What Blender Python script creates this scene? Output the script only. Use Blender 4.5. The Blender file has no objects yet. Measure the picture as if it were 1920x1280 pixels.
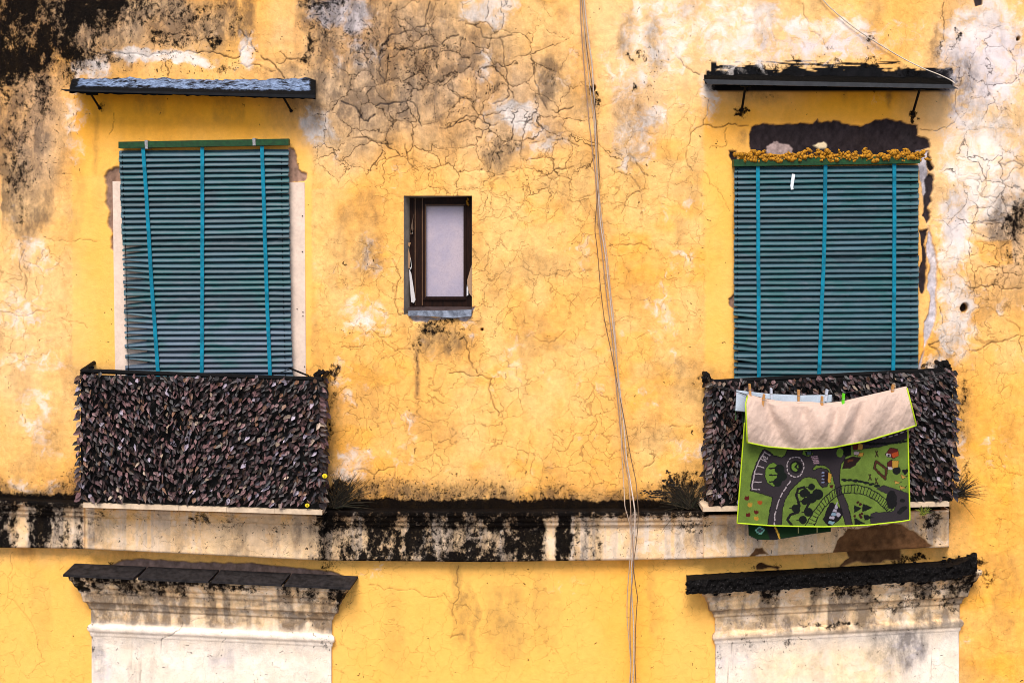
import bpy, math, random
import numpy as np

random.seed(7)
RNG = np.random.default_rng(11)
scene = bpy.context.scene
COL = scene.collection

# ------------------------------------------------------------------ measuring
S = 0.004            # metres per photo pixel on the wall plane
D = 9.0              # camera distance from the wall
EX, EY = 960.0, 420.0  # photo pixel straight ahead of the camera
ZE = 7.4             # camera height above the street


def W(px, py, d=0.0):
    """Photo pixel + real distance in front of the wall -> world point (wall plane y = 0)."""
    f = (D - d) / D
    return ((px - EX) * S * f, -d, ZE + (EY - py) * S * f)


def WA(px, py, d):
    px, py, d = np.broadcast_arrays(np.asarray(px, float), np.asarray(py, float), np.asarray(d, float))
    f = (D - d) / D
    return np.stack([(px - EX) * S * f, -d, ZE + (EY - py) * S * f], -1)


def srgb(r, g, b):
    out = []
    for c in (r, g, b):
        c = c / 255.0
        out.append(c / 12.92 if c <= 0.04045 else ((c + 0.055) / 1.055) ** 2.4)
    return tuple(out)


# ------------------------------------------------------------------ numpy noise and drawing
_tab = RNG.random((256, 256))


def vnoise(x, y, seed=0):
    x = x + seed * 17.31
    y = y + seed * 9.77
    xi = np.floor(x).astype(int)
    yi = np.floor(y).astype(int)
    fx = x - xi
    fy = y - yi
    fx = fx * fx * fx * (fx * (fx * 6 - 15) + 10)
    fy = fy * fy * fy * (fy * (fy * 6 - 15) + 10)
    a = _tab[xi & 255, yi & 255]
    b = _tab[(xi + 1) & 255, yi & 255]
    c = _tab[xi & 255, (yi + 1) & 255]
    e = _tab[(xi + 1) & 255, (yi + 1) & 255]
    return (a * (1 - fx) + b * fx) * (1 - fy) + (c * (1 - fx) + e * fx) * fy


def fbm(x, y, seed=0, octs=5, rough=0.5):
    t = 0
    amp = 1.0
    tot = 0
    for o in range(octs):
        t = t + amp * vnoise(x, y, seed + o * 3)
        tot += amp
        amp *= rough
        x = x * 2.03
        y = y * 2.03
    return t / tot


def sst(a, b, v):
    t = np.clip((v - a) / (b - a), 0, 1)
    return t * t * (3 - 2 * t)


def blob(X, Y, cx, cy, rx, ry, soft=1.0):
    r = np.sqrt(((X - cx) / rx) ** 2 + ((Y - cy) / ry) ** 2)
    return sst(1.0, 1.0 - soft, r)


def rect(X, Y, x0, x1, y0, y1, fx=6, fy=6):
    return sst(x0 - fx, x0 + fx, X) * sst(x1 + fx, x1 - fx, X) * sst(y0 - fy, y0 + fy, Y) * sst(y1 + fy, y1 - fy, Y)


def segdist(X, Y, pts):
    best = np.full(X.shape, 1e9)
    for (x0, y0), (x1, y1) in zip(pts[:-1], pts[1:]):
        dx, dy = x1 - x0, y1 - y0
        L = dx * dx + dy * dy + 1e-9
        t = np.clip(((X - x0) * dx + (Y - y0) * dy) / L, 0, 1)
        best = np.minimum(best, np.hypot(X - x0 - t * dx, Y - y0 - t * dy))
    return best


def inpoly(X, Y, pts):
    ins = np.zeros(X.shape, bool)
    n = len(pts)
    for i in range(n):
        x0, y0 = pts[i]
        x1, y1 = pts[(i + 1) % n]
        if y0 == y1:
            continue
        c = ((y0 > Y) != (y1 > Y)) & (X < (x1 - x0) * (Y - y0) / (y1 - y0) + x0)
        ins ^= c
    return ins


def sdf(X, Y, pts):
    d = segdist(X, Y, list(pts) + [pts[0]])
    return np.where(inpoly(X, Y, pts), -d, d)


def boxed(X, Y, pts, pad, fn, fill=0.0):
    """Evaluate fn only near the points' bounding box (flat arrays)."""
    xs = [p[0] for p in pts]
    ys = [p[1] for p in pts]
    m = (X > min(xs) - pad) & (X < max(xs) + pad) & (Y > min(ys) - pad) & (Y < max(ys) + pad)
    out = np.full(X.shape, fill)
    if m.any():
        out[m] = fn(X[m], Y[m])
    return out


def wobble(pts, amp=0.16, it=3, seed=0):
    """Break a polyline into a jagged one (midpoint displacement)."""
    r = random.Random(seed)
    for k in range(it):
        q = [pts[0]]
        for a, b in zip(pts[:-1], pts[1:]):
            L = math.hypot(b[0] - a[0], b[1] - a[1])
            o = r.uniform(-amp, amp) * L
            nx, ny = -(b[1] - a[1]) / (L + 1e-6), (b[0] - a[0]) / (L + 1e-6)
            q += [((a[0] + b[0]) / 2 + nx * o, (a[1] + b[1]) / 2 + ny * o), b]
        pts = q
    return pts


def poly_mask(X, Y, pts, soft=2.0, jag=0.12, seed=0, it=2):
    p = wobble(list(pts) + [pts[0]], jag, it, seed)[:-1]
    return boxed(X, Y, p, soft + 4, lambda x, y: sst(soft, -soft, sdf(x, y, p)))


# ------------------------------------------------------------------ objects
def link(o, parent=None):
    COL.objects.link(o)
    if parent is not None:
        o.parent = parent
    return o


def tag(o, label=None, cat=None, group=None, kind=None):
    if label:
        o['label'] = label
    if cat:
        o['category'] = cat
    if group:
        o['group'] = group
    if kind:
        o['kind'] = kind
    return o


def empty(name, loc, label, cat, group=None):
    o = bpy.data.objects.new(name, None)
    o.empty_display_size = 0.1
    o.location = loc
    link(o)
    return tag(o, label, cat, group)


def root_loc(o):
    x = y = z = 0.0
    while o is not None:
        x += o.location.x
        y += o.location.y
        z += o.location.z
        o = o.parent
    return np.array([x, y, z])


def mesh(name, verts, faces, mat, parent=None, loc=None, attrs=None, smooth=False, midx=None):
    """World-space verts -> one linked mesh object. faces: list of tuples or an (N,4) array."""
    v = np.asarray(verts, float).reshape(-1, 3)
    base = root_loc(parent)
    own = np.zeros(3)
    if loc is not None:
        own = np.array(loc, float) - base
    v = v - base - own
    me = bpy.data.meshes.new(name)
    if isinstance(faces, np.ndarray):
        me.vertices.add(len(v))
        me.vertices.foreach_set('co', v.astype(np.float32).ravel())
        n = len(faces)
        k = faces.shape[1]
        me.loops.add(n * k)
        me.loops.foreach_set('vertex_index', faces.astype(np.int32).ravel())
        me.polygons.add(n)
        me.polygons.foreach_set('loop_start', np.arange(0, n * k, k, dtype=np.int32))
        me.update(calc_edges=True)
        me.validate()
    else:
        me.from_pydata([tuple(p) for p in v], [], faces)
        me.update()
    for m in (mat if isinstance(mat, (list, tuple)) else [mat]):
        me.materials.append(m)
    if midx is not None:
        me.polygons.foreach_set('material_index', np.asarray(midx, np.int32))
    if smooth:
        me.polygons.foreach_set('use_smooth', np.ones(len(me.polygons), bool))
    for an, arr in (attrs or {}).items():
        arr = np.asarray(arr, np.float32)
        if arr.ndim == 2:
            a = me.attributes.new(an, 'FLOAT_COLOR', 'POINT')
            full = np.ones((len(arr), 4), np.float32)
            full[:, :3] = arr[:, :3]
            a.data.foreach_set('color', full.ravel())
        else:
            a = me.attributes.new(an, 'FLOAT', 'POINT')
            a.data.foreach_set('value', arr.ravel())
    o = bpy.data.objects.new(name, me)
    o.location = own
    return link(o, parent)


def grid_faces(nr, nc, flip=False):
    i = np.arange(nr * nc).reshape(nr, nc)
    q = np.stack([i[:-1, :-1], i[:-1, 1:], i[1:, 1:], i[1:, :-1]], -1).reshape(-1, 4)
    return q[:, ::-1].copy() if flip else q


class MB:
    """Collects simple solids in world space, built as one mesh."""

    def __init__(s):
        s.v = []
        s.f = []
        s.c = []

    def add(s, vs, fs, col=None):
        o = len(s.v)
        s.v += [tuple(p) for p in vs]
        s.f += [tuple(i + o for i in f) for f in fs]
        s.c += [col or (1, 1, 1)] * len(vs)

    def hexa(s, p, col=None):
        # p: 8 points, 0-3 front face counter-clockwise, 4-7 back face
        s.add(p, [(0, 1, 2, 3), (7, 6, 5, 4), (0, 4, 5, 1), (1, 5, 6, 2), (2, 6, 7, 3), (3, 7, 4, 0)], col)

    def slab(s, quad, d0, d1, col=None):
        """quad: 4 photo points (tl, bl, br, tr) at protrusion d1, extruded back to d0 (true size kept)."""
        fr = [W(x, y, d1) for x, y in quad]
        bk = [(p[0], -d0, p[2]) for p in fr]
        s.hexa(fr + bk, col)

    def tube(s, pts, r, n=8, col=None, cap=True):
        pts = [np.array(p, float) for p in pts]
        rr = r if isinstance(r, (list, tuple)) else [r] * len(pts)
        o = len(s.v)
        up = np.array([0.3, 0.9, 0.2])
        for i, p in enumerate(pts):
            t = pts[min(i + 1, len(pts) - 1)] - pts[max(i - 1, 0)]
            t = t / (np.linalg.norm(t) + 1e-9)
            a = np.cross(t, up)
            a /= (np.linalg.norm(a) + 1e-9)
            b = np.cross(t, a)
            for k in range(n):
                an = 2 * math.pi * k / n
                s.v.append(tuple(p + rr[i] * (math.cos(an) * a + math.sin(an) * b)))
                s.c.append(col or (1, 1, 1))
        for i in range(len(pts) - 1):
            for k in range(n):
                k2 = (k + 1) % n
                s.f.append((o + i * n + k, o + i * n + k2, o + (i + 1) * n + k2, o + (i + 1) * n + k))
        if cap:
            s.f.append(tuple(o + k for k in range(n))[::-1])
            s.f.append(tuple(o + (len(pts) - 1) * n + k for k in range(n)))

    def lump(s, c, r, seed=0, col=None, nu=10, nv=7, rough=0.35):
        """A small uneven ball."""
        q = random.Random(seed)
        ph = [q.uniform(0, 6.28) for _ in range(6)]
        rx = r if isinstance(r, (tuple, list)) else (r, r, r)
        o = len(s.v)
        for j in range(nv):
            th = math.pi * j / (nv - 1)
            for i in range(nu):
                a = 2 * math.pi * i / nu
                x, y, z = math.sin(th) * math.cos(a), math.sin(th) * math.sin(a), math.cos(th)
                m = 1 + rough * (math.sin(3 * x + ph[0]) * math.sin(3 * y + ph[1]) + 0.6 * math.sin(5 * z + ph[2]) * math.cos(4 * x + ph[3]))
                s.v.append((c[0] + rx[0] * m * x, c[1] + rx[1] * m * y, c[2] + rx[2] * m * z))
                s.c.append(col or (1, 1, 1))
        for j in range(nv - 1):
            for i in range(nu):
                i2 = (i + 1) % nu
                s.f.append((o + j * nu + i, o + (j + 1) * nu + i, o + (j + 1) * nu + i2, o + j * nu + i2))

    def build(s, name, mat, parent=None, loc=None, smooth=False, col=False):
        return mesh(name, s.v, s.f, mat, parent, loc, {'tint': np.array(s.c)} if col else None, smooth)


# ------------------------------------------------------------------ materials
class NT:
    def __init__(s, name):
        s.m = bpy.data.materials.new(name)
        s.m.use_nodes = True
        s.t = s.m.node_tree
        s.b = next(n for n in s.t.nodes if n.type == 'BSDF_PRINCIPLED')
        s.b.inputs['Roughness'].default_value = 0.85
        s.b.inputs['Specular IOR Level'].default_value = 0.3

    def n(s, typ, **kw):
        x = s.t.nodes.new(typ)
        for k, v in kw.items():
            setattr(x, k, v)
        return x

    def put(s, sock, v):
        if isinstance(v, bpy.types.NodeSocket):
            s.t.links.new(v, sock)
        elif isinstance(v, tuple) and len(v) == 3 and sock.type == 'RGBA':
            sock.default_value = (*v, 1)
        else:
            sock.default_value = v

    def math(s, op, a, b=0.0, clamp=False):
        x = s.n('ShaderNodeMath', operation=op, use_clamp=clamp)
        s.put(x.inputs[0], a)
        s.put(x.inputs[1], b)
        return x.outputs[0]

    def mix(s, f, a, b, blend='MIX'):
        x = s.n('ShaderNodeMix', data_type='RGBA', blend_type=blend)
        s.put(x.inputs[0], f)
        s.put(x.inputs[6], a)
        s.put(x.inputs[7], b)
        return x.outputs[2]

    def attr(s, name):
        x = s.n('ShaderNodeAttribute', attribute_name=name)
        return x

    def fac(s, name):
        return s.attr(name).outputs['Fac']

    def col(s, name):
        return s.attr(name).outputs['Color']

    def obj(s):
        return s.n('ShaderNodeTexCoord').outputs['Object']

    def scale(s, v, xyz):
        x = s.n('ShaderNodeVectorMath', operation='MULTIPLY')
        s.put(x.inputs[0], v)
        x.inputs[1].default_value = xyz
        return x.outputs[0]

    def noise(s, scale, detail=4, rough=0.5, vec=None, dist=0.0, color=False):
        x = s.n('ShaderNodeTexNoise')
        x.inputs['Scale'].default_value = scale
        x.inputs['Detail'].default_value = detail
        x.inputs['Roughness'].default_value = rough
        x.inputs['Distortion'].default_value = dist
        if vec is not None:
            s.put(x.inputs['Vector'], vec)
        return x.outputs[1 if color else 0]

    def vor(s, scale, feature='F1', vec=None, rnd=1.0):
        x = s.n('ShaderNodeTexVoronoi', feature=feature)
        x.inputs['Scale'].default_value = scale
        x.inputs['Randomness'].default_value = rnd
        if vec is not None:
            s.put(x.inputs['Vector'], vec)
        return x

    def ss(s, v, a, b, c=0.0, e=1.0):
        x = s.n('ShaderNodeMapRange', interpolation_type='SMOOTHSTEP')
        s.put(x.inputs[0], v)
        s.put(x.inputs[1], a)
        s.put(x.inputs[2], b)
        s.put(x.inputs[3], c)
        s.put(x.inputs[4], e)
        return x.outputs[0]

    def lin(s, v, a, b, c=0.0, e=1.0):
        x = s.n('ShaderNodeMapRange')
        s.put(x.inputs[0], v)
        s.put(x.inputs[1], a)
        s.put(x.inputs[2], b)
        s.put(x.inputs[3], c)
        s.put(x.inputs[4], e)
        return x.outputs[0]

    def bump(s, h, strength=0.5, dist=0.01):
        x = s.n('ShaderNodeBump')
        x.inputs['Strength'].default_value = strength
        x.inputs['Distance'].default_value = dist
        s.put(x.inputs['Height'], h)
        s.put(s.b.inputs['Normal'], x.outputs[0])

    def base(s, c):
        s.put(s.b.inputs['Base Color'], c)

    def rough(s, v):
        s.put(s.b.inputs['Roughness'], v)


def plaster_material():
    t = NT('weathered_plaster')
    P = t.obj()
    warp = t.noise(5.0, 3, 0.55, P, color=True)
    warp2 = t.n('ShaderNodeVectorMath', operation='MULTIPLY_ADD')
    t.put(warp2.inputs[0], warp)
    warp2.inputs[1].default_value = (0.22, 0.0, 0.22)
    t.put(warp2.inputs[2], P)
    fine = t.noise(17.0, 5, 0.62, P, color=True)
    warp3 = t.n('ShaderNodeVectorMath', operation='MULTIPLY_ADD')
    t.put(warp3.inputs[0], fine)
    warp3.inputs[1].default_value = (0.085, 0.0, 0.085)
    t.put(warp3.inputs[2], warp2.outputs[0])
    V = t.scale(warp3.outputs[0], (1, 0, 1))

    grain = t.noise(150, 3, 0.7, P)
    mid = t.noise(22, 7, 0.62, P)
    big = t.noise(2.6, 6, 0.6, P)
    streak = t.noise(1.0, 6, 0.6, t.scale(P, (14, 14, 1.5)))
    base = t.col('base')
    var = t.math('ADD', t.lin(mid, 0.25, 0.75, 0.78, 1.18), t.lin(grain, 0.2, 0.8, -0.17, 0.17))
    var = t.math('MULTIPLY', var, t.lin(streak, 0.25, 0.75, 0.93, 1.06))
    fresh = t.fac('fresh')
    var = t.math('ADD', t.math('MULTIPLY', var, t.math('SUBTRACT', 1.0, t.math('MULTIPLY', fresh, 0.65))), t.math('MULTIPLY', fresh, 0.65))
    c = t.mix(1.0, base, t.n('ShaderNodeCombineColor').outputs[0], 'MULTIPLY')
    cc = c.node.inputs[7].links[0].from_node
    for k in range(3):
        t.put(cc.inputs[k], var)
    # ochre deepening and paling of the paint film
    c = t.mix(t.ss(big, 0.45, 0.72, 0, 0.35), c, t.mix(1.0, c, (0.95, 0.83, 0.62), 'MULTIPLY'))
    # bleached / lime bloom
    wn = t.noise(9.0, 10, 0.68, V, 0.4)
    wv = t.math('ADD', t.fac('white'), t.math('MULTIPLY', t.math('SUBTRACT', wn, 0.5), 2.0))
    wm = t.math('MULTIPLY', t.ss(wv, 0.30, 0.92), t.ss(t.fac('white'), 0.03, 0.22))
    c = t.mix(t.math('MULTIPLY', wm, 0.9), c, t.col('pale'))
    # brown-grey grime
    gn = t.noise(13.0, 10, 0.7, t.scale(P, (1, 1, 0.55)))
    gv = t.math('MULTIPLY', t.fac('grime'), t.lin(gn, 0.32, 0.68, 0.2, 1.75), True)
    c = t.mix(t.math('MULTIPLY', gv, 0.9), c, t.mix(0.2, (0.044, 0.036, 0.037), c))
    # crack networks
    dens = t.fac('crack')
    tint = t.ss(t.noise(3.1, 3, 0.5, P), 0.33, 0.60)
    wid1 = t.math('MULTIPLY', t.math('MULTIPLY', dens, t.lin(tint, 0, 1, 0.004, 0.021)), t.lin(mid, 0.3, 0.7, 0.5, 1.5))
    v1 = t.vor(5.0, 'DISTANCE_TO_EDGE', V).outputs['Distance']
    c1 = t.ss(t.math('DIVIDE', v1, t.math('ADD', wid1, 0.0016)), 1.15, 0.25)
    brk = t.ss(t.noise(9.0, 3, 0.6, P), 0.32, 0.46)
    c1 = t.math('MULTIPLY', t.math('MULTIPLY', c1, brk), t.ss(dens, 0.02, 0.5))
    v2 = t.vor(8.5, 'DISTANCE_TO_EDGE', V).outputs['Distance']
    hair = t.fac('hair')
    gate = t.ss(t.noise(2.2, 4, 0.6, P), 0.34, 0.52)
    wid2 = t.math('MULTIPLY', t.math('MULTIPLY', hair, gate), 0.021)
    c2 = t.ss(t.math('DIVIDE', v2, t.math('ADD', wid2, 0.002)), 1.2, 0.3)
    c2 = t.math('MULTIPLY', c2, t.math('MULTIPLY', t.math('MULTIPLY', t.ss(hair, 0.02, 0.7), gate), 0.48))
    cr = t.math('MAXIMUM', c1, c2)
    halo = t.math('MULTIPLY', t.ss(v1, 0.09, 0.0), t.math('MULTIPLY', dens, t.math('MULTIPLY', t.math('MULTIPLY', tint, brk), 0.30)))
    c = t.mix(halo, c, t.mix(1.0, c, (0.55, 0.45, 0.38), 'MULTIPLY'))
    c = t.mix(t.math('MULTIPLY', cr, 0.85), c, t.mix(0.12, (0.010, 0.006, 0.005), c))
    # lichen specks
    sv = t.vor(64.0, 'F1', V)
    spsel = t.n('ShaderNodeSeparateColor')
    t.put(spsel.inputs[0], sv.outputs['Color'])
    sp = t.math('MULTIPLY', t.ss(sv.outputs['Distance'], 0.42, 0.22), t.math('LESS_THAN', spsel.outputs[0], t.math('MULTIPLY', t.fac('speck'), t.lin(mid, 0.3, 0.7, 0.1, 1.4))))
    c = t.mix(t.math('MULTIPLY', sp, 0.92), c, (0.005, 0.004, 0.004))
    # black mould
    kn = t.noise(24.0, 12, 0.80, t.scale(P, (1, 1, 0.8)))
    kv = t.math('ADD', t.fac('mould'), t.math('MULTIPLY', t.math('SUBTRACT', kn, 0.5), 2.9))
    km = t.math('MULTIPLY', t.ss(kv, 0.34, 0.74), t.ss(t.fac('mould'), 0.02, 0.2))
    c = t.mix(t.math('MULTIPLY', km, 0.985), c, t.mix(t.ss(grain, 0.55, 0.75, 0, 0.30), (0.0016, 0.0013, 0.0014), (0.07, 0.056, 0.054)))
    t.base(c)
    t.rough(t.lin(km, 0, 1, 0.92, 0.8))
    t.b.inputs['Specular IOR Level'].default_value = 0.03
    h = t.math('ADD', t.math('MULTIPLY', mid, 0.6), t.math('MULTIPLY', grain, 0.28))
    h = t.math('SUBTRACT', h, t.math('MULTIPLY', cr, 0.9))
    h = t.math('SUBTRACT', h, t.math('MULTIPLY', wm, 0.12))
    h = t.math('ADD', h, t.math('MULTIPLY', t.math('MULTIPLY', t.ss(v1, 0.0, 0.16), dens), 0.7))
    t.bump(h, 0.55, 0.012)
    return t.m


def simple(name, c, rough=0.7, var=0.25, scale=30, spec=0.3, bump=0.2, metal=0.0, c2=None, sc2=(1, 1, 1)):
    t = NT(name)
    P = t.scale(t.obj(), sc2)
    n1 = t.noise(scale, 6, 0.65, P)
    n2 = t.noise(scale * 6, 3, 0.6, P)
    dark = tuple(x * (1 - var) for x in c)
    lite = tuple(min(1, x * (1 + var)) for x in c)
    k = t.mix(t.ss(n1, 0.3, 0.7), dark, c2 or lite)
    k = t.mix(t.ss(n2, 0.35, 0.75, 0, 0.3), k, tuple(x * 0.6 for x in c))
    t.base(k)
    t.rough(rough)
    t.b.inputs['Specular IOR Level'].default_value = spec
    t.b.inputs['Metallic'].default_value = metal
    if bump:
        t.bump(t.math('ADD', n1, t.math('MULTIPLY', n2, 0.4)), bump, 0.006)
    return t.m


def tinted(name, rough=0.7, spec=0.3, scale=60, amt=0.3, bump=0.15, sheen=0.0):
    t = NT(name)
    P = t.obj()
    n1 = t.noise(scale, 5, 0.65, P)
    k = t.mix(t.ss(n1, 0.3, 0.7), t.mix(1.0, t.col('tint'), (1 - amt,) * 3, 'MULTIPLY'), t.col('tint'))
    t.base(k)
    t.rough(rough)
    t.b.inputs['Specular IOR Level'].default_value = spec
    if sheen:
        t.b.inputs['Sheen Weight'].default_value = sheen
        t.b.inputs['Sheen Roughness'].default_value = 0.5
    if bump:
        t.bump(n1, bump, 0.004)
    return t.m


M = {}
M['plaster'] = plaster_material()


def slat_material():
    t = NT('faded_teal_paint')
    P = t.obj()
    n1 = t.noise(3.5, 6, 0.6, t.scale(P, (1, 1, 2.2)), 0.6)
    n2 = t.noise(40, 5, 0.65, t.scale(P, (0.25, 1, 1)))
    n3 = t.noise(220, 2, 0.6, P)
    k = t.mix(t.ss(n1, 0.40, 0.66), t.col('tint'), (0.010, 0.075, 0.080))
    k = t.mix(t.ss(n2, 0.48, 0.72, 0, 0.5), k, (0.10, 0.12, 0.14))
    k = t.mix(t.ss(n3, 0.55, 0.8, 0, 0.4), k, (0.02, 0.05, 0.06))
    t.base(k)
    t.rough(0.5)
    t.b.inputs['Specular IOR Level'].default_value = 0.35
    t.bump(n2, 0.15, 0.003)
    return t.m


M['slat'] = slat_material()
M['strap'] = simple('teal_tape', (0.003, 0.165, 0.245), 0.7, 0.4, 14, spec=.15)
M['rail_green'] = simple('dark_green_paint', (0.006, 0.045, 0.010), 0.55, 0.4, 25)
M['steel'] = simple('worn_steel', (0.35, 0.33, 0.32), 0.4, 0.3, 60, metal=0.6)
M['black_iron'] = simple('black_iron', (0.004, 0.0035, 0.0035), 0.7, 0.4, 40, spec=0.1)
M['dark'] = simple('dark_room', (0.010, 0.009, 0.009), 0.9, 0.3, 10, bump=0)
M['door'] = simple('dark_door_wood', (0.035, 0.022, 0.014), 0.7, 0.4, 12, sc2=(6, 6, 0.6))
M['board'] = simple('pale_pink_board', (0.74, 0.56, 0.44), 0.8, 0.08, 9, bump=0.05)
M['frame'] = simple('dark_brown_wood', (0.014, 0.0045, 0.002), 0.6, 0.6, 10, spec=0.12, sc2=(9, 9, 0.8))
M['frame_edge'] = simple('worn_wood_edge', (0.10, 0.045, 0.018), 0.55, 0.4, 14, sc2=(9, 9, 0.8))
M['sheet'] = simple('dark_sheet_metal', (0.006, 0.006, 0.007), 0.6, 0.35, 14, spec=0.15, bump=0.08)
M['slate'] = simple('dark_slate_tile', (0.016, 0.012, 0.012), 0.7, 0.7, 24, spec=0.2, bump=0.3, c2=(0.028, 0.023, 0.023))
M['leaf'] = tinted('dry_brown_leaf', 0.5, 0.4, 90, 0.45, 0.2)
M['mat'] = simple('black_netting', (0.003, 0.0025, 0.002), 0.95, 0.5, 60)
M['tape'] = simple('white_tape', (0.72, 0.74, 0.76), 0.6, 0.1, 40, bump=0)
M['foam'] = simple('orange_foam', (0.42, 0.165, 0.005), 0.8, 0.7, 80, bump=0.6, c2=(0.66, 0.29, 0.010))
M['cable'] = tinted('old_cable_sheath', 0.6, 0.35, 90, 0.3, 0.0)
M['grass'] = tinted('dry_grass', 0.85, 0.2, 90, 0.2, 0.0)
M['peg'] = tinted('clothes_peg', 0.6, 0.35, 120, 0.2, 0.1)
M['cloth'] = tinted('towel_pile', 0.95, 0.1, 260, 0.30, 0.5, 0.2)
M['sill'] = simple('sill_tile', (0.055, 0.036, 0.034), 0.5, 0.3, 14)
M['street'] = simple('street_paving', (0.20, 0.185, 0.17), 0.9, 0.25, 2.0)
M['roof'] = simple('roof_tile', (0.24, 0.12, 0.08), 0.9, 0.3, 3.0)


def glass_material():
    t = NT('frosted_glass')
    P = t.obj()
    n = t.noise(120, 3, 0.6, P)
    n2 = t.noise(5, 4, 0.6, P)
    z = t.n('ShaderNodeSeparateXYZ')
    t.put(z.inputs[0], P)
    k = t.mix(t.ss(n2, 0.3, 0.7), (0.36, 0.31, 0.38), (0.46, 0.37, 0.40))
    k = t.mix(t.ss(n, 0.4, 0.7, 0, 0.3), k, (0.22, 0.18, 0.22))
    t.base(k)
    t.rough(0.35)
    t.b.inputs['Specular IOR Level'].default_value = 0.5
    t.bump(n, 0.25, 0.003)
    return t.m


M['glass'] = glass_material()

# ------------------------------------------------------------------ how the plaster has aged
YEL = np.array(srgb(242, 177, 92))
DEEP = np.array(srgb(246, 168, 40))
SOFT = np.array(srgb(244, 190, 116))
PEACH = np.array(srgb(243, 200, 148))
CREAM = np.array(srgb(240, 202, 154))
WHITE = np.array(srgb(240, 226, 214))
LILAC = np.array(srgb(220, 208, 210))
MORTAR = np.array(srgb(150, 118, 100))
DARKMORTAR = np.array(srgb(48, 40, 41))
BROWNMORTAR = np.array(srgb(104, 72, 46))


def lerp(a, b, t):
    return a * (1 - t[:, None]) + b * t[:, None]


def sumblobs(X, Y, L, soft=0.72):
    t = np.zeros(X.shape)
    for b in L:
        m = (np.abs(X - b[0]) < b[2]) & (np.abs(Y - b[1]) < b[3])
        if m.any():
            t[m] = np.maximum(t[m], b[4] * blob(X[m], Y[m], *b[:4], soft))
    return t


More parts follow.
